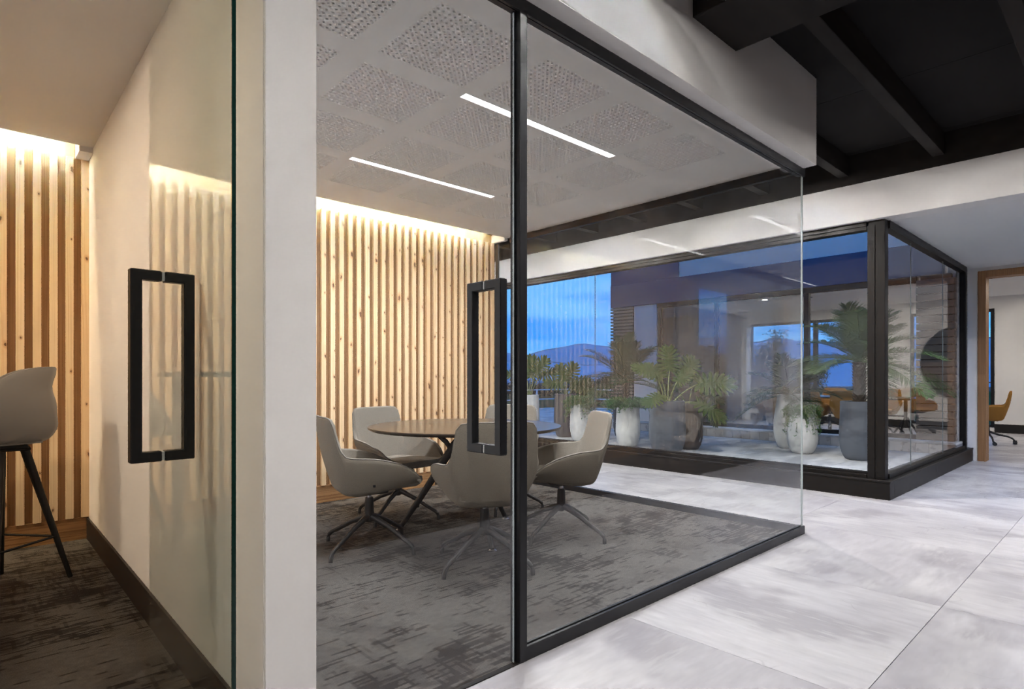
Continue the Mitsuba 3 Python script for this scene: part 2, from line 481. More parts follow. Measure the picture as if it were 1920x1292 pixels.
def perforated(n=17, size=0.49, r=0.0072, depth=0.012):
    """A panel with n x n open holes, lower face at z = 0."""
    c = size / n
    ang = np.arange(8) * np.pi / 4 + np.pi / 8
    ring = np.stack([r * np.cos(ang), r * np.sin(ang)], 1)
    h = c / 2
    sq = np.array([[h, h * 0.414], [h * 0.414, h], [-h * 0.414, h], [-h, h * 0.414], [-h, -h * 0.414], [-h * 0.414, -h], [h * 0.414, -h], [h, -h * 0.414]])
    corner = np.array([[h, h], [-h, h], [-h, -h], [h, -h]])
    v = np.vstack([np.c_[ring, np.zeros(8)], np.c_[sq, np.zeros(8)], np.c_[corner, np.zeros(4)], np.c_[ring, np.full(8, depth)]])
    f = []
    for i in range(8):
        j = (i + 1) % 8
        f += [[i, 8 + j, 8 + i], [i, j, 8 + j], [i, 20 + i, 20 + j], [i, 20 + j, j]]
    f += [[8, 9, 16], [10, 11, 17], [12, 13, 18], [14, 15, 19]]
    f = np.array(f)
    f[-4:] = f[-4:, ::-1]
    f[0:32:4] = f[0:32:4]
    vs, fs = [], []
    for a in range(n):
        for b in range(n):
            vs.append(v + [c * (a + 0.5), c * (b + 0.5), 0])
            fs.append(f + len(v) * (a * n + b))
    return mesh_of(np.vstack(vs), np.vstack(fs))


panel_ply = ply(perforated(), 'ceiling_paint')
for a in holes_x:
    for b in holes_y:
        part(ce, 'perforated_panel', panel_ply, None, tw=T().translate([a[0], b[0], CEIL]))
part(ce, 'cove_upstand', box(0.75, 4.335, 4.675, 4.71, CEIL + 0.0, CEIL + 0.045), 'white_paint', smooth=False)
part(ce, 'cove_top', box(0.75, 4.335, 4.60, 4.93, CEIL + 0.245, CEIL + 0.27), 'white_paint', smooth=False)
part(ce, 'cove_end', box(4.285, 4.325, 4.71, 4.93, CEIL - 0.03, CEIL + 0.245), 'white_paint', smooth=False)
k = struct('ceiling_side_room', 'plain white side room ceiling with a lit cove at the slat wall', 'ceiling')
part(k, 'board', box(-2.5, 0.64, 1.638, 4.71, CEIL, CEIL + 0.03), 'ceiling_paint', smooth=False)
part(k, 'cove_upstand', box(-2.5, 0.63, 4.675, 4.71, CEIL + 0.03, CEIL + 0.045), 'white_paint', smooth=False)
part(k, 'cove_end', box(0.565, 0.638, 4.71, 4.899, CEIL - 0.035, CEIL + 0.245), 'white_paint', smooth=False)
part(k, 'cove_top', box(-2.5, 0.64, 4.60, 4.93, CEIL + 0.245, CEIL + 0.27), 'white_paint', smooth=False)

# bulkhead above the glass fronts
k = struct('wall_bulkhead', 'white bulkhead above the meeting room glass', 'wall')
put(k, box(-2.6, 4.31, 1.55, 1.638, 2.557, DECK + 0.02, 0.002), 'white_paint')
k = struct('wall_bulkhead_end', 'white bulkhead above the end glass of the meeting room', 'wall')
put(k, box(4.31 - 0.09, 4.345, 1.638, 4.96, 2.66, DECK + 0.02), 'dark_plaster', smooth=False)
k = struct('wall_bulkhead_terrace', 'white bulkhead above the terrace glazing', 'wall')
put(k, box(6.04, 6.25, -1.62, 9.6, 2.53, 2.88, 0.002), 'white_paint')
k = struct('wall_side_left', 'white back wall of the side room', 'wall')
put(k, box(-2.6, -2.5, 1.55, 4.96, 0, 2.9), 'white_paint', smooth=False)
k = struct('wall_west', 'white wall closing the corridor behind the camera', 'wall')
put(k, box(-2.7, -2.6, -1.62, 1.55, 0, DECK), 'white_paint', smooth=False)
k = struct('wall_corridor_end', 'dark wall at the far end of the corridor beside the terrace', 'wall')
put(k, box(4.2, 6.25, 9.5, 9.6, 0, DECK), 'dark_plaster', smooth=False)
k = struct('wall_corridor_side', 'white wall continuing the corridor past the meeting room', 'wall')
put(k, box(4.25, 4.33, 5.06, 9.5, 0, DECK), 'white_paint', smooth=False)

# black timber ceiling of the corridor
bc = struct('ceiling_corridor', 'black timber deck ceiling above the corridor', 'ceiling')
x = -2.6
while x < 6.2:
    for y0 in np.arange(-1.62, 9.5, 3.7):
        x1 = min(x + 1.22, 6.25)
        part(bc, 'deck_panel', box(x + 0.002, x1 - 0.002, y0 + 0.002, min(y0 + 3.7, 9.6) - 0.002, DECK, DECK + 0.04, 0.0015), 'black_deck', smooth=False)
    x += 1.22
part(bc, 'deck_cover', box(-2.7, 6.3, -1.7, 9.7, DECK + 0.04, DECK + 0.12), 'black_deck', smooth=False)
part(bc, 'header', box(6.035, 6.25, -1.62, 9.6, 2.88, DECK), 'black_timber', smooth=False)
part(bc, 'main_beam', box(2.678, 3.133, -1.62, 1.549, 2.897, DECK, 0.003), 'black_timber')
for q in range(-4, 12):
    y = 1.155 + 0.735 * q
    if y < -1.5 or y > 9.3:
        continue
    if y < 1.5:
        part(bc, 'joist', box(-2.6, 2.678, y, y + 0.085, 2.965, DECK, 0.003), 'black_timber')
        part(bc, 'joist', box(3.133, 6.035, y, y + 0.085, 2.965, DECK, 0.003), 'black_timber')
    else:
        part(bc, 'joist', box(4.35, 6.035, y, y + 0.085, 2.965, DECK, 0.003), 'black_timber')

k = struct('ceiling_passage', 'low white ceiling over the passage beside the terrace', 'ceiling')
part(k, 'board', box(6.25, 9.80, -1.62, 1.72, 2.53, 2.60), 'ceiling_paint', smooth=False)
part(k, 'roof', box(6.25, 9.80, -1.72, 1.72, 2.60, 3.2), 'facade_light', smooth=False)


# ---- glass helpers
def pane_x(x, y0, y1, z0, z1):
    return quad((x, y0, z0), (x, y1, z0), (x, y1, z1), (x, y0, z1))


def pane_y(y, x0, x1, z0, z1):
    return quad((x0, y, z0), (x1, y, z0), (x1, y, z1), (x0, y, z1))


# meeting room front glass
w = struct('window_1', 'large black framed glass front of the meeting room', 'glass wall')
part(w, 'pane', pane_y(YF, 1.605, XE - 0.004, 0.045, 2.53), 'glass', smooth=False)
part(w, 'bottom_channel', cat(box(1.605, XE + 0.01, 1.638, 1.650, 0, 0.056, 0.001), box(1.605, XE + 0.01, 1.650, 1.662, 0, 0.046), box(1.605, XE + 0.01, 1.662, 1.675, 0, 0.056, 0.001)), 'black_metal')
part(w, 'top_channel', cat(box(0.75, XE + 0.01, 1.636, 1.649, 2.505, 2.5995, 0.001), box(0.75, XE + 0.01, 1.649, 1.664, 2.53, 2.5995), box(0.75, XE + 0.01, 1.664, 1.690, 2.515, 2.5995, 0.001)), 'black_metal')
part(w, 'post', box(1.568, 1.607, 1.636, 1.678, 0, 2.51, 0.002), 'black_metal')
part(w, 'post_stop', box(1.556, 1.568, 1.663, 1.678, 0, 2.51, 0.001), 'black_metal')
part(w, 'glass_edge', box(XE - 0.006, XE + 0.004, YF - 0.005, YF + 0.005, 0.05, 2.535), 'glass_edge_clear', smooth=False, label='bright polished glass corner')
# end glass
w = struct('window_2', 'frameless end glass of the meeting room facing the terrace', 'glass wall')
part(w, 'pane', pane_x(XE, YF + 0.006, 3.318, 0.045, 2.545), 'end_glass', smooth=False)
part(w, 'pane', pane_x(XE, 3.322, 4.93, 0.045, 2.545), 'end_glass', smooth=False)
part(w, 'bottom_channel', box(XE - 0.02, XE + 0.02, 1.676, 4.93, 0, 0.052, 0.001), 'black_metal')
part(w, 'top_channel', box(XE - 0.02, XE + 0.02, 1.69, 4.66, 2.538, 2.5995, 0.001), 'black_metal')
part(w, 'wall_channel', box(XE - 0.012, XE + 0.012, 4.86, 4.90, 0.052, 2.56, 0.001), 'black_metal')

# ---- glass doors with pull handles


def handle_mesh(s, off=0.062, bar=0.034, z0=0.82, z1=1.452):
    """A square pull standing off the glass at local x = 0 on side s; local y runs along the glass."""
    b = 0.003
    lo, hi = s * 0.0045, s * off
    a, c = min(lo, hi + s * bar), max(lo, hi + s * bar)
    bar_lo, bar_hi = min(hi, hi + s * bar), max(hi, hi + s * bar)
    h = bar / 2
    return cat(box(bar_lo, bar_hi, -h, h, z0, z1, b), box(a, c, -h, h, z1 - bar, z1, b), box(a, c, -h, h, z0, z0 + bar, b))


def glass_door(name, label, hinge, ang, width, back, mat, edge_mat):
    """hinge: (x, y); the leaf runs from it in direction ang. Local frame: y along the leaf, x across it."""
    d = struct(name, label, 'glass door')
    R = T().translate([hinge[0], hinge[1], 0]).rotate([0, 0, 1], math.degrees(ang) - 90)
    part(d, 'pane', pane_x(0, 0.0, width, 0.008, 2.495), mat, smooth=False, tw=R)
    part(d, 'glass_edge', box(-0.005, 0.005, -0.004, 0.0, 0.008, 2.495), edge_mat, smooth=False, tw=R, label='dark green polished edge')
    if back < 0.14:
        part(d, 'glass_edge', box(-0.004, 0.004, width, width + 0.002, 0.008, 2.495), 'glass_edge_clear', smooth=False, tw=R)
    y = width - back
    hk = f'{d}__handle'
    tr = R @ T().translate([0, y, 0])
    put(hk, handle_mesh(1), 'black_metal', tw=tr)
    put(hk + '_001', handle_mesh(-1), 'black_metal', tw=tr)
    labels[hk] = {'label': 'matt black square pull handle'}
    labels[hk + '_001'] = {'label': 'matt black square pull handle'}
    for z in (0.837, 1.435):
        part(hk, 'spacer', box(-0.0045, 0.0045, -0.014, 0.014, z - 0.014, z + 0.014, 0.0008), 'clear_plastic', tw=tr, label='clear spacer at the glass')


glass_door('door_1', 'closed glass door of the meeting room beside the black post', (0.752, YF), 0.0, 0.797, 0.134, 'glass', 'glass_edge_clear')
glass_door('door_2', 'glass door standing open against the white partition', (0.5245, 1.634), math.radians(92.7), 0.765, 0.150, 'door_glass', 'glass_edge')
k = struct('trim_3', 'black door head channel over the open side room door', 'trim')
put(k, box(-0.36, 0.60, 1.645, 1.68, 2.505, 2.5995, 0.001), 'black_metal')

# ================================================================== LIGHT
for b, where in zip(L_Y, ('nearer the glass front', 'nearer the slat wall')):
    k = thing('linear_ceiling_light', f'long slim white recessed ceiling light {where}', 'ceiling light', 'linear lights in the meeting room ceiling')
    part(k, 'housing', cat(box(L_X[0] - 0.0, L_X[0] + 0.004, b[0], b[1], CEIL - 0.001, CEIL + 0.05), box(L_X[1] - 0.004, L_X[1], b[0], b[1], CEIL - 0.001, CEIL + 0.05),
                           box(L_X[0], L_X[1], b[0], b[0] + 0.003, CEIL - 0.001, CEIL + 0.05), box(L_X[0], L_X[1], b[1] - 0.003, b[1], CEIL - 0.001, CEIL + 0.05)), 'white_paint', smooth=False)
    z = CEIL + 0.003
    part(k, 'diffuser', quad((L_X[0] + 0.004, b[0] + 0.003, z), (L_X[0] + 0.004, b[1] - 0.003, z), (L_X[1] - 0.004, b[1] - 0.003, z), (L_X[1] - 0.004, b[0] + 0.003, z)),
         'white_paint', smooth=False, label='glowing white diffuser', emitter=emitter(2.6, 2.6, 2.65))
    for q in (0.17, 0.5, 0.83):     # added spots just below the diffuser carry most of the strip light
        x, y = L_X[0] + q * (L_X[1] - L_X[0]), (b[0] + b[1]) / 2
        scene[f'lens_{k}_{int(q * 100)}'] = {'type': 'spot', 'to_world': T().look_at(origin=[x, y, CEIL - 0.004], target=[x, y, 0], up=[0, 1, 0]),
                                            'intensity': rgb(2.55, 2.62, 2.80), 'cutoff_angle': 86, 'beam_width': 35}


def cove(x0, x1, c, label):
    k = thing('cove_light_strip', label, 'light strip', 'warm strips hidden in the ceiling coves')
    y, z, s = 4.722, CEIL + 0.075, 0.010
    part(k, 'emitting_tape', quad((x0, y + 0.006, z + s), (x1, y + 0.006, z + s), (x1, y, z - s), (x0, y, z - s)), 'white_paint', smooth=False, emitter=emitter(*c))
    part(k, 'profile', box(x0, x1, y - 0.035, y - 0.014, z - 0.03, z + 0.012), 'white_paint', smooth=False)


cove(0.80, 4.28, (470, 335, 190), 'warm light strip in the ceiling cove above the meeting room slats')
cove(-2.45, 0.53, (520, 385, 225), 'warm light strip in the ceiling cove above the side room slats')


def spot(x, y, z, I, tgt=None, cutoff=62, col=(1.0, 0.955, 0.91), label=None):
    k = thing('ceiling_spotlight', label, 'spotlight', 'black spotlights under the dark ceiling')
    tgt = tgt or (x, y, 0)
    d = np.array(tgt, float) - (x, y, z)
    d /= np.linalg.norm(d)
    prof = [(0.0, 0.10), (0.036, 0.10), (0.040, 0.09), (0.040, -0.045), (0.034, -0.045), (0.032, 0.03), (0.0, 0.035)]
    m = lathe(prof, 24)
    R = trimesh.geometry.align_vectors((0, 0, -1), d)
    m.apply_transform(R)
    m.apply_translation((x, y, z))
    part(k, 'housing', m, 'lamp_housing')
    part(k, 'stem', tube([(x, y, z + 0.05), (x, y, 3.0)], 0.006, 8), 'lamp_housing')
    scene['spot_' + k] = {'type': 'spot', 'to_world': T().look_at(origin=list(np.array([x, y, z]) + d * 0.05), target=list(tgt), up=[0.31, 0.95, 0.05] if abs(d[2]) > 0.9 else [0, 0, 1]),
                          'intensity': rgb(*[I * c for c in col]), 'cutoff_angle': cutoff, 'beam_width': cutoff * 0.35}


spot(1.80, 1.16, 2.90, 8.0, (1.9, 1.30, 0), 89, label='black ceiling spotlight in front of the glass door')
spot(0.3, 0.4, 2.90, 4.8, None, 70, label='black ceiling spotlight nearest the side room')
spot(4.75, 0.15, 2.90, 9, (4.95, 0.2, 0), 87, label='black ceiling spotlight past the main beam')
spot(5.05, 2.55, 2.88, 12, (5.6, 2.6, 0), 89, label='black ceiling spotlight washing the terrace bulkhead')
spot(5.05, 4.75, 2.88, 12, (5.6, 4.75, 0), 89, label='second black spotlight along the terrace bulkhead')
spot(5.05, 7.0, 2.88, 11, (5.6, 7.0, 0), 89, label='farthest black spotlight along the terrace bulkhead')

# ================================================================== TERRACE GLAZING
PZ = 0.12
w = struct('window_3', 'dark framed terrace glazing along the corridor', 'glass wall')
part(w, 'pane', pane_x(XT, 1.76, 4.978, 0.20, 2.46), 'glass', smooth=False)
part(w, 'pane', pane_x(XT, 4.984, 9.45, 0.20, 2.46), 'glass', smooth=False)
part(w, 'glass_joint', box(XT - 0.006, XT + 0.006, 4.9795, 4.9825, 0.22, 2.46), 'glass_edge_dim', smooth=False)
part(w, 'sill_channel', cat(box(XT - 0.05, XT + 0.05, 1.758, 9.5, 0.171, 0.205, 0.002), box(XT - 0.03, XT + 0.03, 1.758, 9.5, 0.205, 0.225, 0.002)), 'bronze_metal')
part(w, 'head_channel', cat(box(XT - 0.05, XT + 0.05, 1.758, 9.5, 2.455, 2.53, 0.002), box(XT - 0.06, XT - 0.04, 1.758, 9.5, 2.487, 2.53, 0.002)), 'bronze_metal')
part(w, 'corner_post', cat(box(6.10, 6.20, 1.61, 1.745, 0.171, 2.53, 0.003), box(6.092, 6.10, 1.690, 1.750, 0.171, 2.487, 0.001)), 'bronze_metal')
w = struct('window_4', 'dark framed terrace glazing along the passage', 'glass wall')
for a, b in ((6.20, 7.033), (7.038, 8.41), (8.415, 9.50)):
    part(w, 'pane', pane_y(YT, a, b, 0.20, 2.46), 'glass', smooth=False)
for x in (7.0355, 8.4125):
    part(w, 'glass_joint', box(x - 0.0014, x + 0.0014, YT - 0.004, YT + 0.004, 0.21, 2.46), 'glass_edge_dim', smooth=False)
part(w, 'sill_channel', box(6.20, 9.50, YT - 0.03, YT + 0.03, 0.171, 0.215, 0.002), 'bronze_metal')
part(w, 'head_channel', box(6.20, 9.50, YT - 0.035, YT + 0.04, 2.455, 2.53, 0.002), 'bronze_metal')
part(w, 'end_post', box(9.50, 9.60, 1.595, 1.70, 0.171, 2.53, 0.003), 'bronze_metal')
pl = struct('trim_4', 'low dark plinth around the terrace glazing', 'plinth')
y = 1.558
for a, b in ((1.558, 5.5), (5.504, 9.5)):
    part(pl, 'panel', box(6.046, 6.062, a, b, 0, 0.150, 0.002), 'bronze_metal')
for a, b in ((6.062, 6.19), (6.193, 7.75), (7.753, 9.74)):
    part(pl, 'panel', box(a, b, 1.558, 1.574, 0, 0.150, 0.002), 'bronze_metal')
part(pl, 'capping', cat(box(6.040, 6.22, 1.552, 9.5, 0.150, 0.171, 0.003), box(6.22, 9.74, 1.552, 1.78, 0.150, 0.171, 0.003)), 'bronze_metal')
part(pl, 'core', cat(box(6.062, 6.24, 1.574, 9.5, 0.0, 0.150), box(6.24, 9.74, 1.574, 1.78, 0.0, 0.150)), 'dark_plaster', smooth=False)

# terrace floor
pf = struct('terrace_floor', 'terrace floor of grey stone pavers behind the glazing', 'floor')
part(pf, 'bed', cat(box(6.24, 9.12, 1.78, 7.17, -0.15, PZ - 0.012), box(6.24, 14.0, 7.17, 12.5, -0.15, PZ - 0.012)), 'grout', smooth=False)
pv = ply(box(0, 0.596, 0, 0.596, -0.02, 0, 0.002), 'patio_stone', smooth=False)
for i in range(13):
    for j in range(18):
        x, y = 6.24 + 0.6 * i, 1.78 + 0.6 * j
        if x + 0.6 > 9.12 and y < 7.1:
            if x > 9.1:
                continue
            part(pf, 'paver', box(x, min(x + 0.596, 9.10), y, min(y + 0.596, 7.19) if x > 9.1 else y + 0.596, PZ - 0.02, PZ, 0.002), 'patio_stone', smooth=False)
            continue
        part(pf, 'paver', pv, None, tw=T().translate([x, y, PZ]))

# far building: step, facade, glazing
st = struct('terrace_step', 'low tiled step below the far meeting room glazing', 'step')
part(st, 'core', box(9.12, 9.45, 1.62, 7.15, 0.0, 0.245), 'grout', smooth=False)
part(st, 'tread', box(9.095, 9.45, 1.62, 7.16, 0.245, 0.272, 0.003), 'patio_stone')
rt = ply(box(9.104, 9.122, 0.0015, 0.1455, PZ + 0.001, 0.244, 0.0015), 'riser_tile', smooth=False)
for j in range(12, 49):
    part(st, 'riser_tile', rt, None, tw=T().translate([0, 0.147 * j, 0]))
XB = 9.36
w = struct('window_5', 'tall glazing of the far meeting room across the terrace', 'glass wall')
part(w, 'frame', cat(box(XB - 0.04, XB + 0.04, 2.09, 6.10, 0.272, 0.33, 0.002), box(XB - 0.05, XB + 0.05, 2.09, 6.10, 2.36, 2.44, 0.002)), 'bronze_metal')
for y in (3.50, 4.95, 6.05):
    part(w, 'mullion', box(XB - 0.04, XB + 0.04, y - 0.035, y + 0.035, 0.33, 2.36, 0.002), 'bronze_metal')
for a, b in ((2.09, 3.465), (3.535, 4.915), (4.985, 6.015)):
    part(w, 'pane', pane_x(XB, a, b, 0.33, 2.36), 'glass', smooth=False)
k = struct('wall_far_facade', 'dark blue fascia and white wall of the far building', 'wall')
part(k, 'fascia', cat(box(9.30, 9.44, 1.80, 7.15, 2.44, 2.87, 0.004), box(9.31, 9.44, 5.66, 7.15, 2.87, 3.5, 0.004)), 'facade_navy', label='dark navy fascia')
part(k, 'upper_wall', box(9.33, 9.50, 1.70, 5.66, 2.87, 4.6, 0.004), 'facade_light', label='pale upper wall')
part(k, 'white_panel', box(9.33, 9.44, 6.12, 6.62, 0.272, 2.44, 0.004), 'facade_light', label='white wall panel')


def clad_pier(label, x0, x1, y0, y1, z0, z1, pitch, gap, mat):
    k = struct('wall_clad_pier', label, 'pier')
    part(k, 'core', box(x0 + 0.04, x1 - 0.04, y0 + 0.04, y1 - 0.04, z0, z1), 'dark_panel', smooth=False)
    z, i = z0, 0
    while z + pitch <= z1 + 0.01:
        part(k, 'board', box(x0, x1, y0, y1, z + gap / 2, z + pitch - gap / 2, 0.002), mat, smooth=False)
        z += pitch
        i += 1


clad_pier('boarded pier at the left corner of the far building', 9.30, 9.46, 6.63, 7.15, 0.272, 2.44, 0.062, 0.026, 'cladding')
clad_pier('boarded pier at the right end of the terrace', 9.28, 9.44, 1.675, 2.09, 0.272, 2.44, 0.096, 0.012, 'cladding_pale')

# ================================================================== FAR ROOM
XW = 15.0
k = struct('ceiling_far_room', 'white far meeting room ceiling', 'ceiling')
part(k, 'board', box(9.44, XW + 0.1, -1.62, 7.15, 2.70, 2.78), 'ceiling_paint', smooth=False)
part(k, 'roof', box(9.44, XW + 0.1, -1.62, 7.15, 2.78, 2.87), 'facade_light', smooth=False)
for y, x in ((3.15, 10.6), (1.95, 11.6), (4.6, 11.2)):
    part(k, 'air_slot', box(x, x + 1.3, y - 0.03, y + 0.03, 2.692, 2.702), 'black_metal', smooth=False, label='black air slot')
k = struct('wall_far_back', 'white back wall of the far meeting room around its windows', 'wall')
W6 = [(2.06, 3.48), (4.45, 7.02)]
part(k, 'plaster', cat(box(XW, XW + 0.12, -1.62, 2.06, 0, 2.78), box(XW, XW + 0.12, 2.06, 7.15, 2.46, 2.78), box(XW, XW + 0.12, 3.48, 4.45, 0, 2.46), box(XW, XW + 0.12, 4.45, 7.02, 0, 0.30), box(XW, XW + 0.12, 2.06, 3.48, 0, 0.1)), 'white_paint', smooth=False)
k = struct('baseboard_far', 'black skirting around the far meeting room', 'baseboard')
put(k, cat(box(XW - 0.015, XW, -1.62, 2.06, 0, 0.17, 0.002), box(XW - 0.015, XW, 3.48, 7.13, 0, 0.17, 0.002), box(9.5, XW, 7.115, 7.13, 0, 0.17, 0.002)), 'black_skirting')
k = struct('wall_far_left', 'dark timber side wall of the far meeting room', 'wall')
part(k, 'panelling', box(9.46, XW, 7.13, 7.16, 0, 2.78), 'dark_panel', smooth=False)
k = struct('wall_far_column', 'white column on the far meeting room back wall', 'wall')
put(k, box(XW - 0.25, XW, 7.0, 7.13, 0, 2.70, 0.002), 'white_paint')
k = struct('wall_far_right', 'white right wall of the far meeting room', 'wall')
put(k, box(9.8, XW + 0.1, -1.70, -1.62, 0, 2.78), 'white_paint', smooth=False)
for n, (a, b) in zip((6, 7), W6):
    w = struct(f'window_{n}', ('narrow' if n == 6 else 'wide') + ' black framed window in the far meeting room back wall', 'window')
    z0 = 0.1 if n == 6 else 0.30
    f = [box(XW - 0.01, XW + 0.06, a, b, 2.40, 2.46), box(XW - 0.01, XW + 0.06, a, b, z0, z0 + 0.05), box(XW - 0.01, XW + 0.06, a, a + 0.06, z0, 2.46), box(XW - 0.01, XW + 0.06, b - 0.06, b, z0, 2.46)]
    part(w, 'frame', cat(*f), 'black_metal', smooth=False)
    if n == 7:
        for y in (5.42,):
            part(w, 'mullion', box(XW - 0.01, XW + 0.06, y - 0.05, y + 0.05, z0, 2.46), 'black_metal', smooth=False)
    else:
        part(w, 'transom', box(XW - 0.0, XW + 0.05, a, b, 0.98, 1.0), 'black_metal', smooth=False)
    part(w, 'pane', pane_x(XW + 0.03, a, b, z0, 2.46), 'glass', smooth=False)

# wall and wood-framed doorway at the passage end
XD = 9.74
DY0, DY1 = -0.7, 1.425
k = struct('wall_passage_end', 'white wall around the wood framed doorway', 'wall')
put(k, cat(box(XD + 0.03, 9.92, 1.51, 1.80, 0, 2.60), box(XD + 0.03, 9.92, -1.62, DY0 - 0.085, 0, 2.60), box(XD + 0.03, 9.92, DY0 - 0.085, 1.51, 2.485, 2.60), box(9.60, 9.80, 1.648, 1.80, 0.171, 2.60)), 'white_paint', smooth=False)
d = struct('door_3', 'open doorway with a brown timber frame at the passage end', 'doorway')
part(d, 'jamb', box(XD, 9.95, DY1, 1.512, 0, 2.482, 0.003), 'jamb_wood')
part(d, 'jamb', box(XD, 9.95, DY0 - 0.087, DY0, 0, 2.482, 0.003), 'jamb_wood')
part(d, 'head', box(XD, 9.95, DY0, DY1, 2.395, 2.482, 0.003), 'jamb_wood')

k = struct('wall_south', 'dark wall behind the camera', 'wall')
put(k, cat(box(-2.6, 1.0, -1.70, -1.58, 0, DECK), box(0.94, 1.0, -1.58, -0.20, 0, DECK)), 'dark_plaster', smooth=False)
k = struct('wall_window_side', 'white band above and black sill below the corridor windows', 'wall')
part(k, 'band', cat(box(6.05, 9.8, -0.26, -0.14, 2.50, 2.60)), 'white_paint', smooth=False)
part(k, 'sill', box(6.05, 9.8, -0.26, -0.14, 0, 0.30, 0.003), 'black_skirting')
part(k, 'panelling', box(1.0, 6.05, -0.26, -0.14, 0, DECK), 'dark_panel', smooth=False, label='dark timber panelling')
# corridor window wall on the right, outside the frame, seen in reflections
w = struct('window_8', 'black framed corridor windows opposite the meeting room', 'glass wall')
part(w, 'frame', cat(box(6.05, 9.8, -0.235, -0.155, 0.30, 0.37), box(6.05, 9.8, -0.235, -0.155, 2.42, 2.50)), 'black_metal', smooth=False)
for x in (6.09, 8.30, 9.76):
    part(w, 'mullion', box(x - 0.035, x + 0.035, -0.235, -0.155, 0.37, 2.42), 'black_metal', smooth=False)
part(w, 'pane', pane_y(-0.20, 6.05, 9.8, 0.37, 2.42), 'glass', smooth=False)

# far room lights
for i, (x, y) in enumerate(((10.6, 0.2), (13.9, 0.9), (14.1, 3.9), (11.9, 3.2), (12.2, 5.4))):
    where = ('just inside the wood framed doorway', 'in front of the black and brown disc', 'between the two back windows', 'over the middle of the long table', 'over the left end of the long table')[i]
    k = thing('recessed_downlight', f'round recessed ceiling downlight {where}', 'downlight', 'downlights in the far meeting room')
    part(k, 'rim', place(lathe([(0.05, 0.0), (0.062, -0.004), (0.066, 0.0)], 24), (x, y, 2.70)), 'white_paint')
    dm = lathe([(0.05, 0.0), (0.0001, 0.0)], 24)
    dm = place(dm, (x, y, 2.698))
    if dm.face_normals[:, 2].mean() > 0:
        dm.invert()
    part(k, 'lens', dm, 'white_paint', smooth=False, emitter=emitter(480, 440, 385), label='glowing lens')

k = thing('added_passage_light', 'added fill light out of view in the low passage ceiling', 'downlight')  # added unseen lamp; its bounce off the floor brightens the passage ceiling
part(k, 'rim', place(lathe([(0.05, 0.0), (0.062, -0.004), (0.066, 0.0)], 24), (7.3, 0.35, 2.53)), 'white_paint')
part(k, 'lens', place(lathe([(0.05, -0.001), (0.0001, -0.001)], 24), (7.3, 0.35, 2.53)), 'white_paint', smooth=False)
scene['added_passage_spot'] = {'type': 'spot', 'to_world': T().look_at(origin=[7.3, 0.35, 2.515], target=[7.3, 0.35, 0], up=[0, 1, 0]), 'intensity': rgb(8.0, 8.6, 10.2), 'cutoff_angle': 75, 'beam_width': 30}
for i, (x, y) in enumerate(((-0.35, 2.75), (-0.9, 3.9))):
    k = thing('side_room_downlight', ('recessed downlight in the side room ceiling by the partition', 'recessed downlight in the side room ceiling over the bar table')[i], 'downlight', 'downlights in the side room')
    part(k, 'rim', place(lathe([(0.13, 0.0), (0.142, -0.004), (0.147, 0.0)], 32), (x, y, CEIL)), 'white_paint')
    dm = place(lathe([(0.13, 0.0), (0.0001, 0.0)], 32), (x, y, CEIL - 0.002))
    if dm.face_normals[:, 2].mean() > 0:
        dm.invert()
    part(k, 'lens', dm, 'white_paint', smooth=False, emitter=emitter(66, 52, 37.5), label='glowing lens')

# round wall art and glass board on the far back wall
art = thing('wall_art', 'large disc, upper half black and lower half brown, on the far room wall', 'wall art')
ang = np.linspace(0, math.pi, 40)
for nm, s, mat in (('upper_half', 1, 'art_black'), ('lower_half', -1, 'art_brown')):
    from shapely.geometry import Polygon
    pg = Polygon([(0.79 * math.cos(a), s * 0.79 * math.sin(a)) for a in ang])
    m = trimesh.creation.extrude_polygon(pg, 0.03, engine='earcut')
    m.apply_transform(np.array([[0, 0, -1, XW], [-1, 0, 0, 0.76], [0, 1, 0, 1.41], [0, 0, 0, 1.0]]))
    part(art, nm, m, mat, smooth=False, label='black upper half' if s > 0 else 'brown lower half')
gb = thing('glass_board', 'pale glass writing board with black studs on the far room wall', 'board')
part(gb, 'panel', box(XW - 0.03, XW - 0.022, -1.35, -0.50, 0.98, 2.02, 0.001), 'glass_board')
for y in (-1.29, -0.56):
    for z in (1.10, 1.90):
        part(gb, 'stud', box(XW - 0.045, XW - 0.0005, y - 0.015, y + 0.015, z - 0.015, z + 0.015, 0.003), 'black_metal')

# ================================================================== FURNITURE


def spline_table(rows, n):
    r = np.array(rows, float)
    t = np.r_[0, np.cumsum(np.linalg.norm(np.diff(r, axis=0), axis=1))]
    t /= t[-1]
    return lambda u: PchipInterpolator(t, r, axis=0)(u)


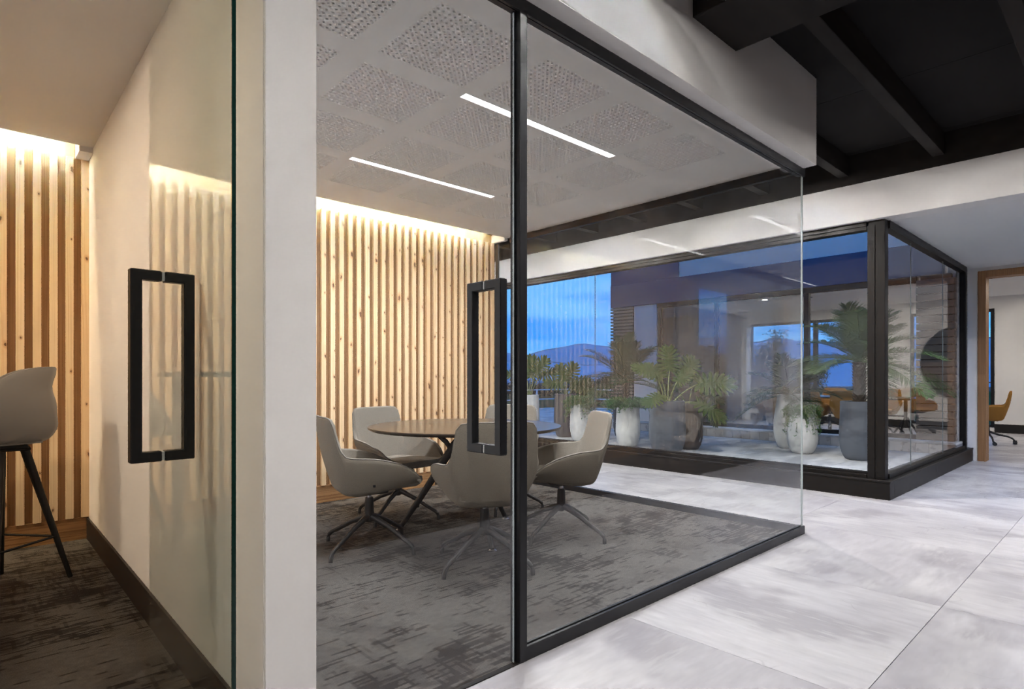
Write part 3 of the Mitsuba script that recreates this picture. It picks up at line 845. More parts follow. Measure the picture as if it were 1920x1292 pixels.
def shell_mesh(top, bot, thick=0.034, cols=25, rows=12, bulge=0.02, lift=0.012, under=0.02):
    top, bot = np.array(top, float), np.array(bot, float)
    t = np.r_[0, np.cumsum(np.linalg.norm(np.diff(top, axis=0), axis=1))]
    t /= t[-1]
    u = np.linspace(0, 1, cols)
    A, B = PchipInterpolator(t, top, axis=0)(u), PchipInterpolator(t, bot, axis=0)(u)
    mir = np.array([-1, 1, 1])
    A, B = np.vstack([(A * mir)[:0:-1], A]), np.vstack([(B * mir)[:0:-1], B])
    n = len(A)
    v = np.r_[0, 0.012, 0.028, 0.05, np.linspace(0.085, 1, rows - 1)]
    rows = len(v)
    O = B[None] * (1 - v)[:, None, None] + A[None] * v[:, None, None]
    ctr = B.mean(0)
    out = (B - [0, ctr[1] + 0.06, 0]) * [1, 1, 0]
    out /= np.linalg.norm(out, axis=1, keepdims=True) + 1e-9
    O = O + (bulge * np.sin(np.pi * v) ** 0.8)[:, None, None] * out[None]
    # round the lower edge
    q = np.clip(1 - v / 0.085, 0, 1)
    O = O - (0.024 * (1 - np.sqrt(1 - 0.96 * q ** 2)))[:, None, None] * out[None]
    du = np.gradient(O, axis=1)
    dv = np.gradient(O, axis=0)
    N = np.cross(du, dv)
    N /= np.linalg.norm(N, axis=2, keepdims=True) + 1e-12
    if (N[rows // 2, n // 2] @ out[n // 2]) < 0:
        N = -N
    th = thick * (0.75 + 0.25 * np.sin(np.pi * np.clip(v, 0, 1)))
    I = O - N * th[:, None, None]
    rim = (O[-1] + I[-1]) / 2 + np.array([0, 0, lift])
    rimo = O[-1] * 0.8 + I[-1] * 0.2 + np.array([0, 0, lift * 0.7])
    rimi = O[-1] * 0.2 + I[-1] * 0.8 + np.array([0, 0, lift * 0.7])
    c0 = O[0].mean(0)
    ring = c0 + (O[0] - c0) * 0.7 + [0, 0, -under]
    R = [ring] + list(O) + [rimo, rim, rimi] + list(I[::-1])
    R = np.array(R)
    nr_ = len(R)
    V = R.reshape(-1, 3)
    F = []
    for i in range(nr_ - 1):
        for j in range(n - 1):
            a, b, c, d = i * n + j, i * n + j + 1, (i + 1) * n + j + 1, (i + 1) * n + j
            F += [[a, b, c], [a, c, d]]
    # underside fan
    V = np.vstack([V, ring.mean(0)])
    z = len(V) - 1
    for j in range(n - 1):
        F.append([z, j + 1, j])
    F.append([z, 0, n - 1])
    F += [[0, n, 2 * n - 1], [0, 2 * n - 1, n - 1]]
    # end caps between outer and inner
    for j in (0, n - 1):
        for i in range(rows + 1):
            a, b = 1 + i, 2 + i
            c, d = nr_ - 1 - i, nr_ - 2 - i
            if b >= d:
                break
            q = [a * n + j, b * n + j, d * n + j, c * n + j]
            F += [[q[0], q[1], q[2]], [q[0], q[2], q[3]]] if j else [[q[0], q[2], q[1]], [q[0], q[3], q[2]]]
    m = mesh_of(V, F)
    if m.volume < 0:
        m.invert()
    return m, O, I, rim, rimo


CH_TOP = [(0, -.315, .842), (.12, -.31, .842), (.19, -.302, .838), (.222, -.292, .815), (.236, -.272, .74), (.248, -.247, .655), (.268, -.20, .606), (.300, -.07, .598), (.305, .08, .566), (.285, .19, .515), (.245, .262, .455)]
CH_BOT = [(0, -.20, .372), (.08, -.20, .372), (.135, -.195, .372), (.165, -.18, .372), (.18, -.16, .372), (.19, -.13, .373), (.197, -.08, .376), (.205, .01, .385), (.21, .11, .40), (.21, .19, .415), (.205, .252, .432)]


def cushion_mesh(I, front, z0, z1, rows_up=6, crown=0.012):
    """A soft slab that fills the shell's inside."""
    k = rows_up
    ring = I[k].copy()
    n = len(ring)
    fx = np.linspace(ring[-1, 0], ring[0, 0], 9)[1:-1]
    fr = np.stack([fx, np.full(len(fx), front) - 0.02 * (np.abs(fx) / abs(ring[0, 0])) ** 2, np.zeros(len(fx))], 1)
    ring = np.vstack([ring, fr])
    ring[:, 2] = 0
    c = ring.mean(0)
    lv = [(0.93, z0), (1.0, z0 + 0.015), (1.0, z1 - 0.022), (0.97, z1 - 0.006), (0.90, z1), (0.5, z1 + crown), (0.02, z1 + crown)]
    V = []
    for s, z in lv:
        r = c + (ring - c) * s
        r[:, 2] = z + 0.045 * (r[:, 1] + 0.2) * 0.6
        V.append(r)
    V = np.array(V)
    m_ = len(ring)
    F = []
    for i in range(len(lv) - 1):
        for j in range(m_):
            j2 = (j + 1) % m_
            F += [[i * m_ + j, i * m_ + j2, (i + 1) * m_ + j2], [i * m_ + j, (i + 1) * m_ + j2, (i + 1) * m_ + j]]
    m = mesh_of(V.reshape(-1, 3), F)
    nrm = m.face_normals[:, 2]
    if nrm[-m_ * 2:].mean() < 0:
        m.invert()
    return m


ch_shell, ch_O, ch_I, ch_rim, ch_rimo = shell_mesh(CH_TOP, CH_BOT)
ch_cush = cushion_mesh(ch_I, 0.275, 0.395, 0.452)


def leg_mesh(a, caster=False):
    """One arm of a four-star base, pointing along angle a."""
    z_in, z_out, z_f = (0.205, 0.072, 0.0) if not caster else (0.20, 0.105, 0.06)
    r = np.array([0.0, 0.05, 0.15, 0.26, 0.318, 0.338, 0.345, 0.347])
    z = np.array([z_in, z_in - 0.012, z_in - 0.052, z_out + 0.022, z_out - 0.006, z_out - 0.024, z_out - 0.045, z_f + 0.0005])
    w_ = np.array([0.020, 0.019, 0.016, 0.0135, 0.0125, 0.0125, 0.012, 0.0115])
    p = np.stack([r * math.cos(a), r * math.sin(a), z], 1)
    return tube(p, w_, 10, 1.05)


hub = lathe([(0.0, 0.165), (0.018, 0.168), (0.030, 0.185), (0.030, 0.215), (0.027, 0.30), (0.0245, 0.325), (0.0, 0.325)], 20)
gas = lathe([(0.0, 0.32), (0.0145, 0.32), (0.0145, 0.372), (0.0, 0.372)], 16)
PLY = {}
PLY['shell'] = ply(ch_shell, 'beige_fabric', smooth=50)
PLY['cushion'] = ply(ch_cush, 'beige_fabric', smooth=40)
PLY['piping'] = ply(tube(ch_rimo, 0.0042, 6), 'piping', smooth=True)
PLY['hub'] = ply(hub, 'leg_metal', smooth=40)
PLY['gas'] = ply(gas, 'chrome', smooth=40)
PLY['plate'] = ply(box(-0.085, 0.085, -0.10, 0.10, 0.355, 0.372, 0.004), 'leg_metal')
PLY['tag'] = ply(box(-0.001, 0.002, -0.007, 0.007, -0.012, 0.012, 0.0005), 'black_metal')
for i in range(4):
    PLY[f'leg{i}'] = ply(leg_mesh(i * math.pi / 2), 'leg_metal', smooth=50)
    PLY[f'cleg{i}'] = ply(leg_mesh(i * math.pi / 2, True), 'leg_metal', smooth=50)
tag_p = ch_O[6, 38]
tag_n = np.cross(ch_O[6, 39] - ch_O[6, 37], ch_O[8, 38] - ch_O[5, 38])
tag_n *= np.sign(tag_n[0])
tag_a = math.degrees(math.atan2(tag_n[1], tag_n[0]))

TABLE = (2.61, 3.28)


def swivel_chair(x, y, leg_deg, face, label):
    k = thing('swivel_armchair', label, 'chair', 'beige swivel chairs around the round table')
    rz = math.degrees(face) - 90
    W = T().translate([x, y, 0.003]).rotate([0, 0, 1], rz)
    L = T().translate([x, y, 0.003]).rotate([0, 0, 1], leg_deg)
    part(k, 'shell', PLY['shell'], None, tw=W)
    part(k, 'seat_cushion', PLY['cushion'], None, tw=W)
    part(k, 'piping', PLY['piping'], None, tw=W, label='darker piped edge')
    part(k, 'seat_plate', PLY['plate'], None, tw=W)
    part(k, 'gas_lift', PLY['gas'], None, tw=L, label='chrome gas lift')
    part(k, 'hub', PLY['hub'], None, tw=L)
    for i in range(4):
        part(k, 'leg', PLY[f'leg{i}'], None, tw=L)
    part(k, 'fabric_tag', PLY['tag'], None, tw=W @ T().translate(list(tag_p)).rotate([0, 0, 1], tag_a), label='small dark fabric tag')


def towards(x, y, t=TABLE):
    return math.atan2(t[1] - y, t[0] - x)


swivel_chair(1.925, 3.41, 21, towards(1.925, 3.41) - 0.05, 'beige upholstered swivel chair at the left of the round table, nearest the white partition')
swivel_chair(2.26, 2.66, 10, towards(2.26, 2.66) + 0.05, 'beige upholstered swivel chair with its back to the glass door handle')
swivel_chair(3.055, 2.775, 7.5, towards(3.055, 2.775) + 0.28, 'beige upholstered swivel chair right of the black post, seen through the front glass')
swivel_chair(2.522, 4.018, 29.6, towards(2.522, 4.018) + 0.0, 'beige upholstered swivel chair facing the camera in front of the pine slats')
swivel_chair(3.33, 3.70, 40, towards(3.33, 3.70), 'beige upholstered swivel chair mostly hidden behind the table and the black post')

# round table
tb = thing('round_table', 'round meeting table with thin brown top and black splayed legs', 'table')
tx, ty = TABLE
part(tb, 'tabletop', place(lathe([(0.0001, 0.738), (0.655, 0.738), (0.670, 0.746), (0.675, 0.754), (0.672, 0.760), (0.660, 0.762), (0.0001, 0.762)], 96), (tx, ty, 0)), 'table_top', smooth=25, label='brown laminate top with dark bevelled edge')
part(tb, 'top_plate', place(lathe([(0.0001, 0.716), (0.15, 0.720), (0.18, 0.738), (0.0001, 0.738)], 32), (tx, ty, 0)), 'leg_metal')
for a in (130, 12, 252):
    a = math.radians(a)
    c, s = math.cos(a), math.sin(a)
    P = lambda r, z: (tx + r * c, ty + r * s, z)
    # main strut from the far side of the hub down to the foot, and a web up to the top
    strut = tube([P(-0.04, 0.735), P(0.02, 0.69), P(0.08, 0.62), P(0.16, 0.50), P(0.32, 0.25), P(0.485, 0.012)], [0.022, 0.024, 0.026, 0.023, 0.019, 0.015], 10, 1.2)
    web = tube([P(0.10, 0.585), P(0.14, 0.64), P(0.21, 0.70), P(0.30, 0.734)], [0.016, 0.015, 0.014, 0.013], 8, 1.2)
    lg = part(tb, 'leg', cat(strut, web), 'leg_metal', smooth=50)
    part(lg, 'glide', place(lathe([(0.0001, 0.003), (0.026, 0.003), (0.027, 0.006), (0.018, 0.012), (0.008, 0.016), (0.0001, 0.016)], 20), P(0.487, 0)), 'chrome', label='chrome glide')

# bar stool and bar table of the side room
ST_TOP = [(0, -.228, 1.118), (.10, -.222, 1.135), (.18, -.205, 1.148), (.230, -.14, 1.145), (.255, -.06, 1.125), (.258, .03, 1.07), (.248, .12, .99), (.232, .19, .89), (.215, .225, .80)]
ST_BOT = [(0, -.175, .758), (.07, -.175, .758), (.125, -.165, .758), (.165, -.13, .758), (.185, -.06, .757), (.192, .02, .756), (.192, .10, .756), (.19, .17, .755), (.18, .215, .752)]
s_shell, sO, sI, srim, srimo = shell_mesh(ST_TOP, ST_BOT, thick=0.010, cols=24, rows=14, bulge=0.030, lift=0.003, under=0.012)
# roll the upper edge of the back outwards, pull the lumbar in
vv = np.array(s_shell.vertices)
tz = np.clip((vv[:, 2] - 0.76) / 0.39, 0, 1)
backness = np.clip((-vv[:, 1] - 0.02) / 0.16, 0, 1)
vv[:, 1] -= backness * (0.004 * np.clip((tz - 0.72) / 0.28, 0, 1) ** 1.6 - 0.030 * np.exp(-((tz - 0.72) / 0.18) ** 2) + 0.026 * np.exp(-((tz - 0.16) / 0.16) ** 2))
s_shell = mesh_of(vv, s_shell.faces)
stool = thing('bar_stool', 'tall bar stool with grey moulded shell and black wooden legs', 'bar stool')
SC = (0.155, 4.05)
SR = T().translate([SC[0], SC[1], 0.003]).rotate([0, 0, 1], 90)
part(stool, 'shell', s_shell, 'stool_shell', smooth=50, tw=SR)
pad = [(x_, y_) for x_, y_ in [(-.14, -.14), (.14, -.14), (.165, .0), (.17, .19), (-.17, .19), (-.165, .0)]]
pm = trimesh.creation.extrude_polygon(Polygon(pad).buffer(0.02), 0.01, engine='earcut')
pm.apply_translation((0, 0, 0.757))
part(stool, 'seat', pm, 'stool_shell', tw=SR)
part(stool, 'seat_plate', cat(box(-0.115, 0.115, -0.115, 0.115, 0.718, 0.733, 0.004), box(-0.14, 0.14, -0.10, 0.10, 0.733, 0.752, 0.003)), 'black_wood', tw=SR)
feet = {}
for i, (fx, fy) in enumerate(((0.289, -0.02), (0.012, 0.295), (-0.302, 0.017), (-0.03, -0.295))):
    t_ = np.array([fx * 0.32, fy * 0.32, 0.725])
    b_ = np.array([fx, fy, 0.0])
    pts = [t_ + (b_ - t_) * q for q in (0, 0.1, 0.5, 1.0)]
    part(stool, 'leg', tube(np.array(pts) + [SC[0], SC[1], 0.003], [0.020, 0.021, 0.017, 0.0115], 14), 'black_wood', smooth=50)
    feet[i] = t_ + (b_ - t_) * (1 - 0.235 / 0.725)
ring = np.array([feet[i % 4] for i in range(5)]) + [SC[0], SC[1], 0.003]
for i in range(4):
    part(stool, 'footrest', tube([ring[i], (ring[i] + ring[i + 1]) / 2 * 1.0, ring[i + 1]], 0.0065, 8), 'black_metal', smooth=50)
bt = thing('bar_table', 'high table with dark top beside the bar stool', 'table')
part(bt, 'tabletop', box(-0.78, -0.03, 2.75, 3.98, 1.10, 1.128, 0.003), 'table_top')
for x_ in (-0.72, -0.14):
    for y_ in (2.83, 3.86):
        part(bt, 'leg', box(x_, x_ + 0.05, y_, y_ + 0.05, 0.003, 1.10, 0.003), 'leg_metal')

# far room: long table and mustard chairs
ft = thing('long_table', 'long dark topped meeting table in the far room', 'table')
part(ft, 'tabletop', box(11.42, 12.55, 2.35, 5.9, 0.715, 0.742, 0.004), 'table_top')
for y_ in (2.85, 5.35):
    lg = []
    for s in (-1, 1):
        lg += [tube([(11.98 + s * 0.02, y_, 0.40), (11.98 + s * 0.48, y_, 0.012)], [0.022, 0.016], 8), tube([(11.98, y_ - 0.02, 0.40), (11.98, y_ + s * 0.25, 0.012)], [0.02, 0.014], 8)]
    lg.append(tube([(11.98, y_, 0.38), (11.98, y_, 0.715)], 0.028, 10))
    part(ft, 'leg', cat(*lg), 'leg_metal')
part(ft, 'rail', tube([(11.98, 2.85, 0.42), (11.98, 5.35, 0.42)], 0.015, 8), 'leg_metal')
PLY['mshell'] = ply(ch_shell, 'mustard_fabric', smooth=50)
PLY['mcush'] = ply(ch_cush, 'mustard_fabric', smooth=40)
cas = cat(place(trimesh.creation.cylinder(0.028, 0.02, sections=16, transform=trimesh.transformations.rotation_matrix(math.pi / 2, (0, 1, 0))), (0.347, 0.016, 0.028)),
          place(trimesh.creation.cylinder(0.028, 0.02, sections=16, transform=trimesh.transformations.rotation_matrix(math.pi / 2, (0, 1, 0))), (0.375, 0.016, 0.028)),
          box(0.338, 0.384, 0.0, 0.02, 0.045, 0.066, 0.003))
for i in range(4):
    PLY[f'caster{i}'] = ply(place(cas, (0, 0, 0), i * math.pi / 2), 'leg_metal')


def task_chair(x, y, face, leg_deg, label):
    k = thing('task_chair', label, 'chair', 'mustard chairs in the far meeting room')
    W = T().translate([x, y, 0.02]).rotate([0, 0, 1], math.degrees(face) - 90)
    L = T().translate([x, y, 0.0]).rotate([0, 0, 1], leg_deg)
    part(k, 'shell', PLY['mshell'], None, tw=W)
    part(k, 'seat_cushion', PLY['mcush'], None, tw=W)
    part(k, 'hub', PLY['hub'], None, tw=T().translate([0, 0, 0.01]) @ L)
    part(k, 'gas_lift', PLY['gas'], None, tw=T().translate([0, 0, 0.015]) @ L, label='chrome gas lift')
    part(k, 'seat_plate', PLY['plate'], None, tw=W)
    for i in range(4):
        lk = part(k, 'leg', PLY[f'cleg{i}'], None, tw=L)
        part(lk, 'caster', PLY[f'caster{i}'], None, tw=L)


task_chair(12.45, 1.80, math.pi / 2 + 0.12, 20, 'mustard chair on castors seen through the wood framed doorway')
task_chair(11.12, 3.45, 0.0, 30, 'mustard chair behind the grey pot with the palm')
task_chair(11.12, 4.09, 0.05, 12, 'mustard chair just right of the meeting room glass corner')
task_chair(11.12, 4.74, -0.1, 50, 'leftmost mustard chair on the near side of the long table')
task_chair(12.95, 3.45, math.pi, 40, 'mustard chair on the far side of the long table, nearest the doorway')
task_chair(12.95, 4.4, math.pi, 15, 'mustard chair on the far side of the long table, in its middle')
task_chair(14.1, 0.1, math.pi * 0.8, 25, 'mustard chair below the black and brown disc')

# ================================================================== POTS AND PLANTS


def pot(x, y, h, R, mat, label, kind='tall'):
    k = thing('planter', label, 'plant pot', 'planters along the terrace glass')
    if kind == 'ball':
        prof = [(0.45, 0), (0.60, 0.012), (0.80, 0.10), (0.95, 0.24), (1.0, 0.38), (0.97, 0.54), (0.88, 0.72), (0.78, 0.90), (0.75, 1.0)]
    elif kind == 'taper':
        prof = [(0.60, 0), (0.70, 0.012), (0.84, 0.10), (0.95, 0.24), (1.0, 0.40), (0.985, 0.6), (0.95, 0.8), (0.92, 1.0)]
    else:
        prof = [(0.58, 0), (0.68, 0.01), (0.84, 0.09), (0.95, 0.22), (1.0, 0.36), (0.985, 0.55), (0.955, 0.78), (0.945, 1.0)]
    pr = np.array(prof)
    s = np.linspace(0, 1, 26)
    tt = np.linspace(0, 1, len(pr))
    pr = PchipInterpolator(tt, pr, axis=0)(s)
    top = pr[-1, 0] * R
    outer = [(0.0001, 0.0)] + [(a * R, b * h) for a, b in pr] + [(top - 0.006, h + 0.004), (top - 0.022, h), (top - 0.030, h - 0.09), (0.0001, h - 0.095)]
    part(k, 'body', place(lathe(outer, 44), (x, y, PZ)), mat, smooth=35)
    part(k, 'soil', place(lathe([(0.0001, h - 0.045), (top * 0.5, h - 0.05), (top - 0.024, h - 0.06), (top - 0.03, h - 0.08), (0.0001, h - 0.09)], 28), (x, y, PZ)), 'soil')
    return (x, y, PZ + h - 0.05)


def leaf_blade(base, tip, width, nrm=None, lobes=8, droop=0.12, rnd=None):
    """A deeply cut philodendron blade from base to tip."""
    base, tip = np.array(base, float), np.array(tip, float)
    L = np.linalg.norm(tip - base)
    e1 = (tip - base) / L
    nrm = np.array(nrm if nrm is not None else (0, 0, 1), float)
    e2 = np.cross(nrm, e1)
    e2 /= np.linalg.norm(e2) + 1e-9
    e3 = np.cross(e1, e2)
    V, F = [], []

    def P(a, b, lift=0.0):
        r2 = a * a * 0.5 + b * b
        return base + e1 * a * L + e2 * b * L + e3 * (lift - droop * r2) * L

    def strip(pts, ws):
        k0 = len(V)
        pts = np.array(pts)
        d = np.gradient(pts, axis=0)
        for i, (p, w_) in enumerate(zip(pts, ws)):
            t = d[i] / (np.linalg.norm(d[i]) + 1e-9)
            s = np.array([-t[1], t[0]])
            V.append(P(*(p + s * w_)))
            V.append(P(p[0], p[1], 0.012))
            V.append(P(*(p - s * w_)))
        for i in range(len(pts) - 1):
            a = k0 + 3 * i
            for q in (0, 1):
                F.extend([[a + q, a + q + 1, a + q + 4], [a + q, a + q + 4, a + q + 3]])
    strip([(0, 0), (0.25, 0), (0.5, 0), (0.8, 0), (1.0, 0)], [0.13, 0.17, 0.13, 0.07, 0.004])
    for i in range(lobes):
        f = i / (lobes - 1)
        a0 = 0.02 + 0.78 * f
        ang = math.radians(128 - 100 * f)
        ln = width * 0.86 * (0.55 + 0.45 * math.sin(math.pi * (0.18 + 0.72 * f))) * (1.0 if f < 0.75 else 1.2 - 0.6 * (f - 0.4))
        for s in (1, -1):
            j = 0.07 * (rnd.random() - 0.5)
            dx, dy = math.cos(ang + j), s * math.sin(ang + j)
            pts = [(a0 + dx * ln * q + 0.10 * q * q * ln, dy * ln * q) for q in (0, 0.3, 0.6, 0.85, 1.0)]
            strip(pts, [0.050, 0.056, 0.062, 0.046, 0.006])
    return mesh_of(V, F)


def rfu(o, r, f_, u):
    """A point r to the right, f_ further and u above o, in the picture's own compass."""
    return np.array(o) + RGT * r + FWD * f_ + np.array([0, 0, u])


def philodendron(o, spec, label, mat='leaf', group=None):
    k = thing('philodendron', label, 'plant', 'philodendrons in planters')
    for (b, t, wd, nv) in spec:
        B, Tp = rfu(o, *b), rfu(o, *t)
        root = np.array(o) + (B - o) * [0.10, 0.10, 0] + [0, 0, -0.01]
        mid = root * 0.45 + B * 0.55 + [0, 0, 0.10 * np.linalg.norm(B - root)] - (B - o) * [0.12, 0.12, 0]
        ts = np.linspace(0, 1, 7)[:, None]
        pts = root * (1 - ts) ** 2 + 2 * mid * ts * (1 - ts) + B * ts ** 2
        n3 = RGT * nv[0] + FWD * nv[1] + np.array([0, 0, nv[2]])
        lf = part(k, 'leaf', leaf_blade(B, Tp, wd, n3, 9, 0.16, rng), mat, smooth=False)
        part(lf, 'stalk', tube(pts, np.linspace(0.011, 0.006, 7), 7), 'stalk', smooth=50, label='long pale green stalk')


def frond_mesh(base, az, elev, L, droop, n=34, lw=0.006, ll=0.26, rnd=None):
    """A feather frond: rachis and leaflets."""
    h = np.array([math.cos(az), math.sin(az), 0])
    s = np.linspace(0, 1, n)
    r = L * (s * math.cos(elev))
    z = L * (s * math.sin(elev) - droop * s ** 2.1)
    pts = np.array(base) + np.outer(r, h) + np.outer(z, [0, 0, 1])
    t = np.gradient(pts, axis=0)
    t /= np.linalg.norm(t, axis=1, keepdims=True)
    side = np.cross(t, [0, 0, 1.0])
    side /= np.linalg.norm(side, axis=1, keepdims=True) + 1e-9
    up = np.cross(side, t)
    V, F = [], []
    ra = tube(pts[::3], np.linspace(0.008, 0.002, len(pts[::3])), 5)
    for i in range(3, n):
        f = s[i]
        for q in (-1, 1):
            for half in (0, 0.5):
                p = pts[i] if half == 0 or i + 1 >= n else (pts[i] + pts[i + 1]) / 2
                ln = ll * (math.sin(math.pi * min(1, 0.16 + 0.80 * f)) ** 0.8) * (0.85 + 0.3 * rnd.random())
                d = t[i] * (0.55 + 0.35 * f) + q * side[i] * 0.85 + up[i] * (0.22 + 0.2 * (rnd.random() - 0.5))
                d /= np.linalg.norm(d)
                w_ = np.cross(d, up[i])
                w_ /= np.linalg.norm(w_) + 1e-9
                m1 = p + d * ln * 0.5
                e = p + d * ln + np.array([0, 0, -0.16 * ln])
                b0 = len(V)
                V += [p - w_ * lw * 0.4, p + w_ * lw * 0.4, m1 + w_ * lw, m1 - w_ * lw, e]
                F += [[b0, b0 + 1, b0 + 2], [b0, b0 + 2, b0 + 3], [b0 + 3, b0 + 2, b0 + 4]]
    return cat(ra, mesh_of(V, F))


def palm(o, trunk_h, trunk_r, n, L, label, mat='palm_leaf', seed=1, lean=(0, 0), ll=0.26, trunk=True, nseg=34, lw=0.0062):
    r = random.Random(seed)
    k = thing('potted_palm', label, 'palm', 'palms in planters')
    o = np.array(o)
    topp = o + [lean[0], lean[1], trunk_h]
    if trunk:
        ms = [tube([o, (o + topp) / 2, topp], [trunk_r * 0.85, trunk_r, trunk_r * 1.05], 14)]
        sc = []
        for ring_ in range(int(trunk_h / 0.035)):
            for q in range(9):
                a = 2 * math.pi * (q + 0.5 * (ring_ % 2)) / 9
                c = o + (topp - o) * (ring_ * 0.035 + 0.02) / trunk_h
                d = np.array([math.cos(a), math.sin(a), 0])
                tg = np.array([-d[1], d[0], 0])
                b = c + d * trunk_r * 0.9
                V = [b - tg * 0.028, b + tg * 0.028, b + d * 0.030 + [0, 0, 0.045], b + [0, 0, 0.03]]
                sc.append(mesh_of(V, [[0, 1, 2], [0, 2, 3], [1, 3, 2]]))
        tk = part(k, 'trunk', ms[0], 'trunk', smooth=50, label='scaly brown trunk')
        part(tk, 'leaf_scars', cat(*sc), 'trunk', smooth=False, kind='stuff')
    for i in range(n):
        a = 2.39996 * i + r.uniform(-0.2, 0.2)
        f = i / max(1, n - 1)
        el = math.radians(82 - 88 * f) + r.uniform(-0.1, 0.1)
        part(k, 'frond', frond_mesh(topp, a, el, L * r.uniform(0.85, 1.1), 0.28 + 0.28 * f * 0.6, nseg, lw, ll, r), mat, smooth=False)


def fern(o, R, H, trail, n, label, seed=1, size=0.020, mat='fern_leaf'):
    """A mass of fine stems: bushy above the rim, some trailing over it."""
    r = random.Random(seed)
    k = thing('trailing_fern', label, 'plant', 'trailing ferns in white planters')
    V, F, st_ = [], [], []
    for i in range(n):
        a = r.uniform(0, 2 * math.pi)
        out = R * r.uniform(0.35, 1.25)
        tr = trail * r.random() ** 2.2 if r.random() < 0.6 else 0
        hgt = H * r.uniform(0.35, 1.0)
        p0 = np.array(o) + [0.3 * R * math.cos(a), 0.3 * R * math.sin(a), 0]
        p1 = np.array(o) + [0.8 * out * math.cos(a), 0.8 * out * math.sin(a), hgt]
        p2 = np.array(o) + [(out + 0.16 * R) * math.cos(a), (out + 0.16 * R) * math.sin(a), hgt * 0.55 - tr]
        if tr > 0.04:
            p2[:2] = np.array(o)[:2] + np.array([math.cos(a), math.sin(a)]) * max(out, R * 1.12)
        ts = np.linspace(0, 1, 12)[:, None]
        pts = p0 * (1 - ts) ** 2 + 2 * p1 * ts * (1 - ts) + p2 * ts ** 2
        st_.append(tube(pts[::2], 0.0016, 3, cap=False))
        for p in pts[3:]:
            for q in range(4):
                d = nr.normal(size=3)
                d /= np.linalg.norm(d)
                w_ = nr.normal(size=3)
                w_ = np.cross(d, w_)
                w_ /= np.linalg.norm(w_)
                b0 = len(V)
                s = size * r.uniform(0.6, 1.3)
                V += [p, p + d * s * 0.6 + w_ * s * 0.22, p + d * s * 1.3, p + d * s * 0.6 - w_ * s * 0.22]
                F += [[b0, b0 + 1, b0 + 2], [b0, b0 + 2, b0 + 3]]
    part(k, 'foliage', mesh_of(V, F), mat, smooth=False, kind='stuff')
    part(k, 'stems', cat(*st_), 'stalk', smooth=False, kind='stuff')


# from the post leftwards
o1 = pot(7.82, 2.33, 0.69, 0.215, 'pot_grey', 'tall grey planter with the scaly-trunked palm beside the corner post')
palm(o1, 0.52, 0.062, 22, 0.95, 'feathery palm with a scaly trunk in the grey planter beside the corner post', seed=4, ll=0.34)
o2 = pot(7.92, 3.02, 0.52, 0.182, 'pot_white', 'round white planter with fern spilling over, at the glass corner', 'ball')
fern(o2, 0.19, 0.22, 0.32, 260, 'fern trailing down the round white planter at the glass corner', 2)
o3 = pot(8.35, 3.36, 0.74, 0.20, 'pot_white', 'taller white planter just behind the round one', 'ball')
palm(o3, 0.05, 0.03, 15, 0.70, 'dark small palm rising from the taller white planter behind the round one', 'leaf_dark', 9, trunk=False, ll=0.30)
o4 = pot(6.72, 4.25, 0.67, 0.235, 'pot_grey', 'broad grey planter with the big split leaves in the middle')
philodendron(o4, [((0.39, -0.12, 0.28), (0.80, -0.20, 0.30), 0.62, (0.15, -0.75, 0.65)),
                  ((-0.17, -0.02, 0.42), (-0.46, -0.10, 0.50), 0.60, (-0.2, -0.7, 0.7)),
                  ((0.06, 0.10, 0.46), (0.08, 0.20, 0.78), 0.62, (0.1, -1.0, 0.3)),
                  ((0.22, 0.12, 0.40), (0.46, 0.25, 0.62), 0.60, (0.2, -0.8, 0.5)),
                  ((-0.14, -0.20, 0.13), (-0.36, -0.32, 0.02), 0.62, (-0.2, -0.6, 0.8)),
                  ((0.36, -0.16, 0.04), (0.68, -0.26, -0.16), 0.62, (0.2, -0.6, 0.8)),
                  ((-0.02, 0.2, 0.36), (-0.20, 0.45, 0.56), 0.55, (-0.2, -0.5, 0.8)),
                  ((0.12, -0.05, 0.30), (0.30, -0.10, 0.46), 0.55, (0.0, -0.8, 0.6))],
             'large split-leaf philodendron in the broad grey planter')
o5 = pot(7.28, 4.28, 0.62, 0.20, 'pot_dark', 'dark planter half hidden behind the broad grey planter')
philodendron(o5, [((0.22, -0.05, 0.18), (0.46, -0.10, 0.08), 0.6, (0.2, -0.6, 0.8)), ((0.10, 0.10, 0.28), (0.25, 0.3, 0.40), 0.55, (0.1, -0.7, 0.6)),
                  ((0.26, 0.02, -0.02), (0.42, -0.02, -0.24), 0.6, (0.3, -0.7, 0.5)), ((-0.1, 0.2, 0.25), (-0.3, 0.4, 0.3), 0.55, (0.0, -0.6, 0.8))],
             'low dark philodendron leaning right of the broad grey planter', 'leaf_dark')
o6 = pot(6.93, 5.02, 0.56, 0.172, 'pot_white', 'white planter with bushy fern left of the broad grey one', 'taper')
fern(o6, 0.26, 0.26, 0.08, 300, 'bushy green fern in the white planter left of the broad grey one', 3)
o7 = pot(7.75, 5.65, 0.60, 0.20, 'pot_dark', 'dark planter behind the two white fern planters')
palm(o7, 0.34, 0.04, 20, 1.08, 'dark feathery palm against the sky behind the fern planters', 'leaf_dark', 21, ll=0.30, lw=0.0055)
o8 = pot(7.02, 5.98, 0.56, 0.160, 'pot_white', 'white planter with fern trailing down, left of the terrace glass joint', 'taper')
fern(o8, 0.22, 0.27, 0.36, 260, 'fern trailing down the white planter left of the terrace glass joint', 5)
o9 = pot(7.28, 6.52, 0.70, 0.19, 'pot_dark', 'dark brown planter between two white planters at the far left')
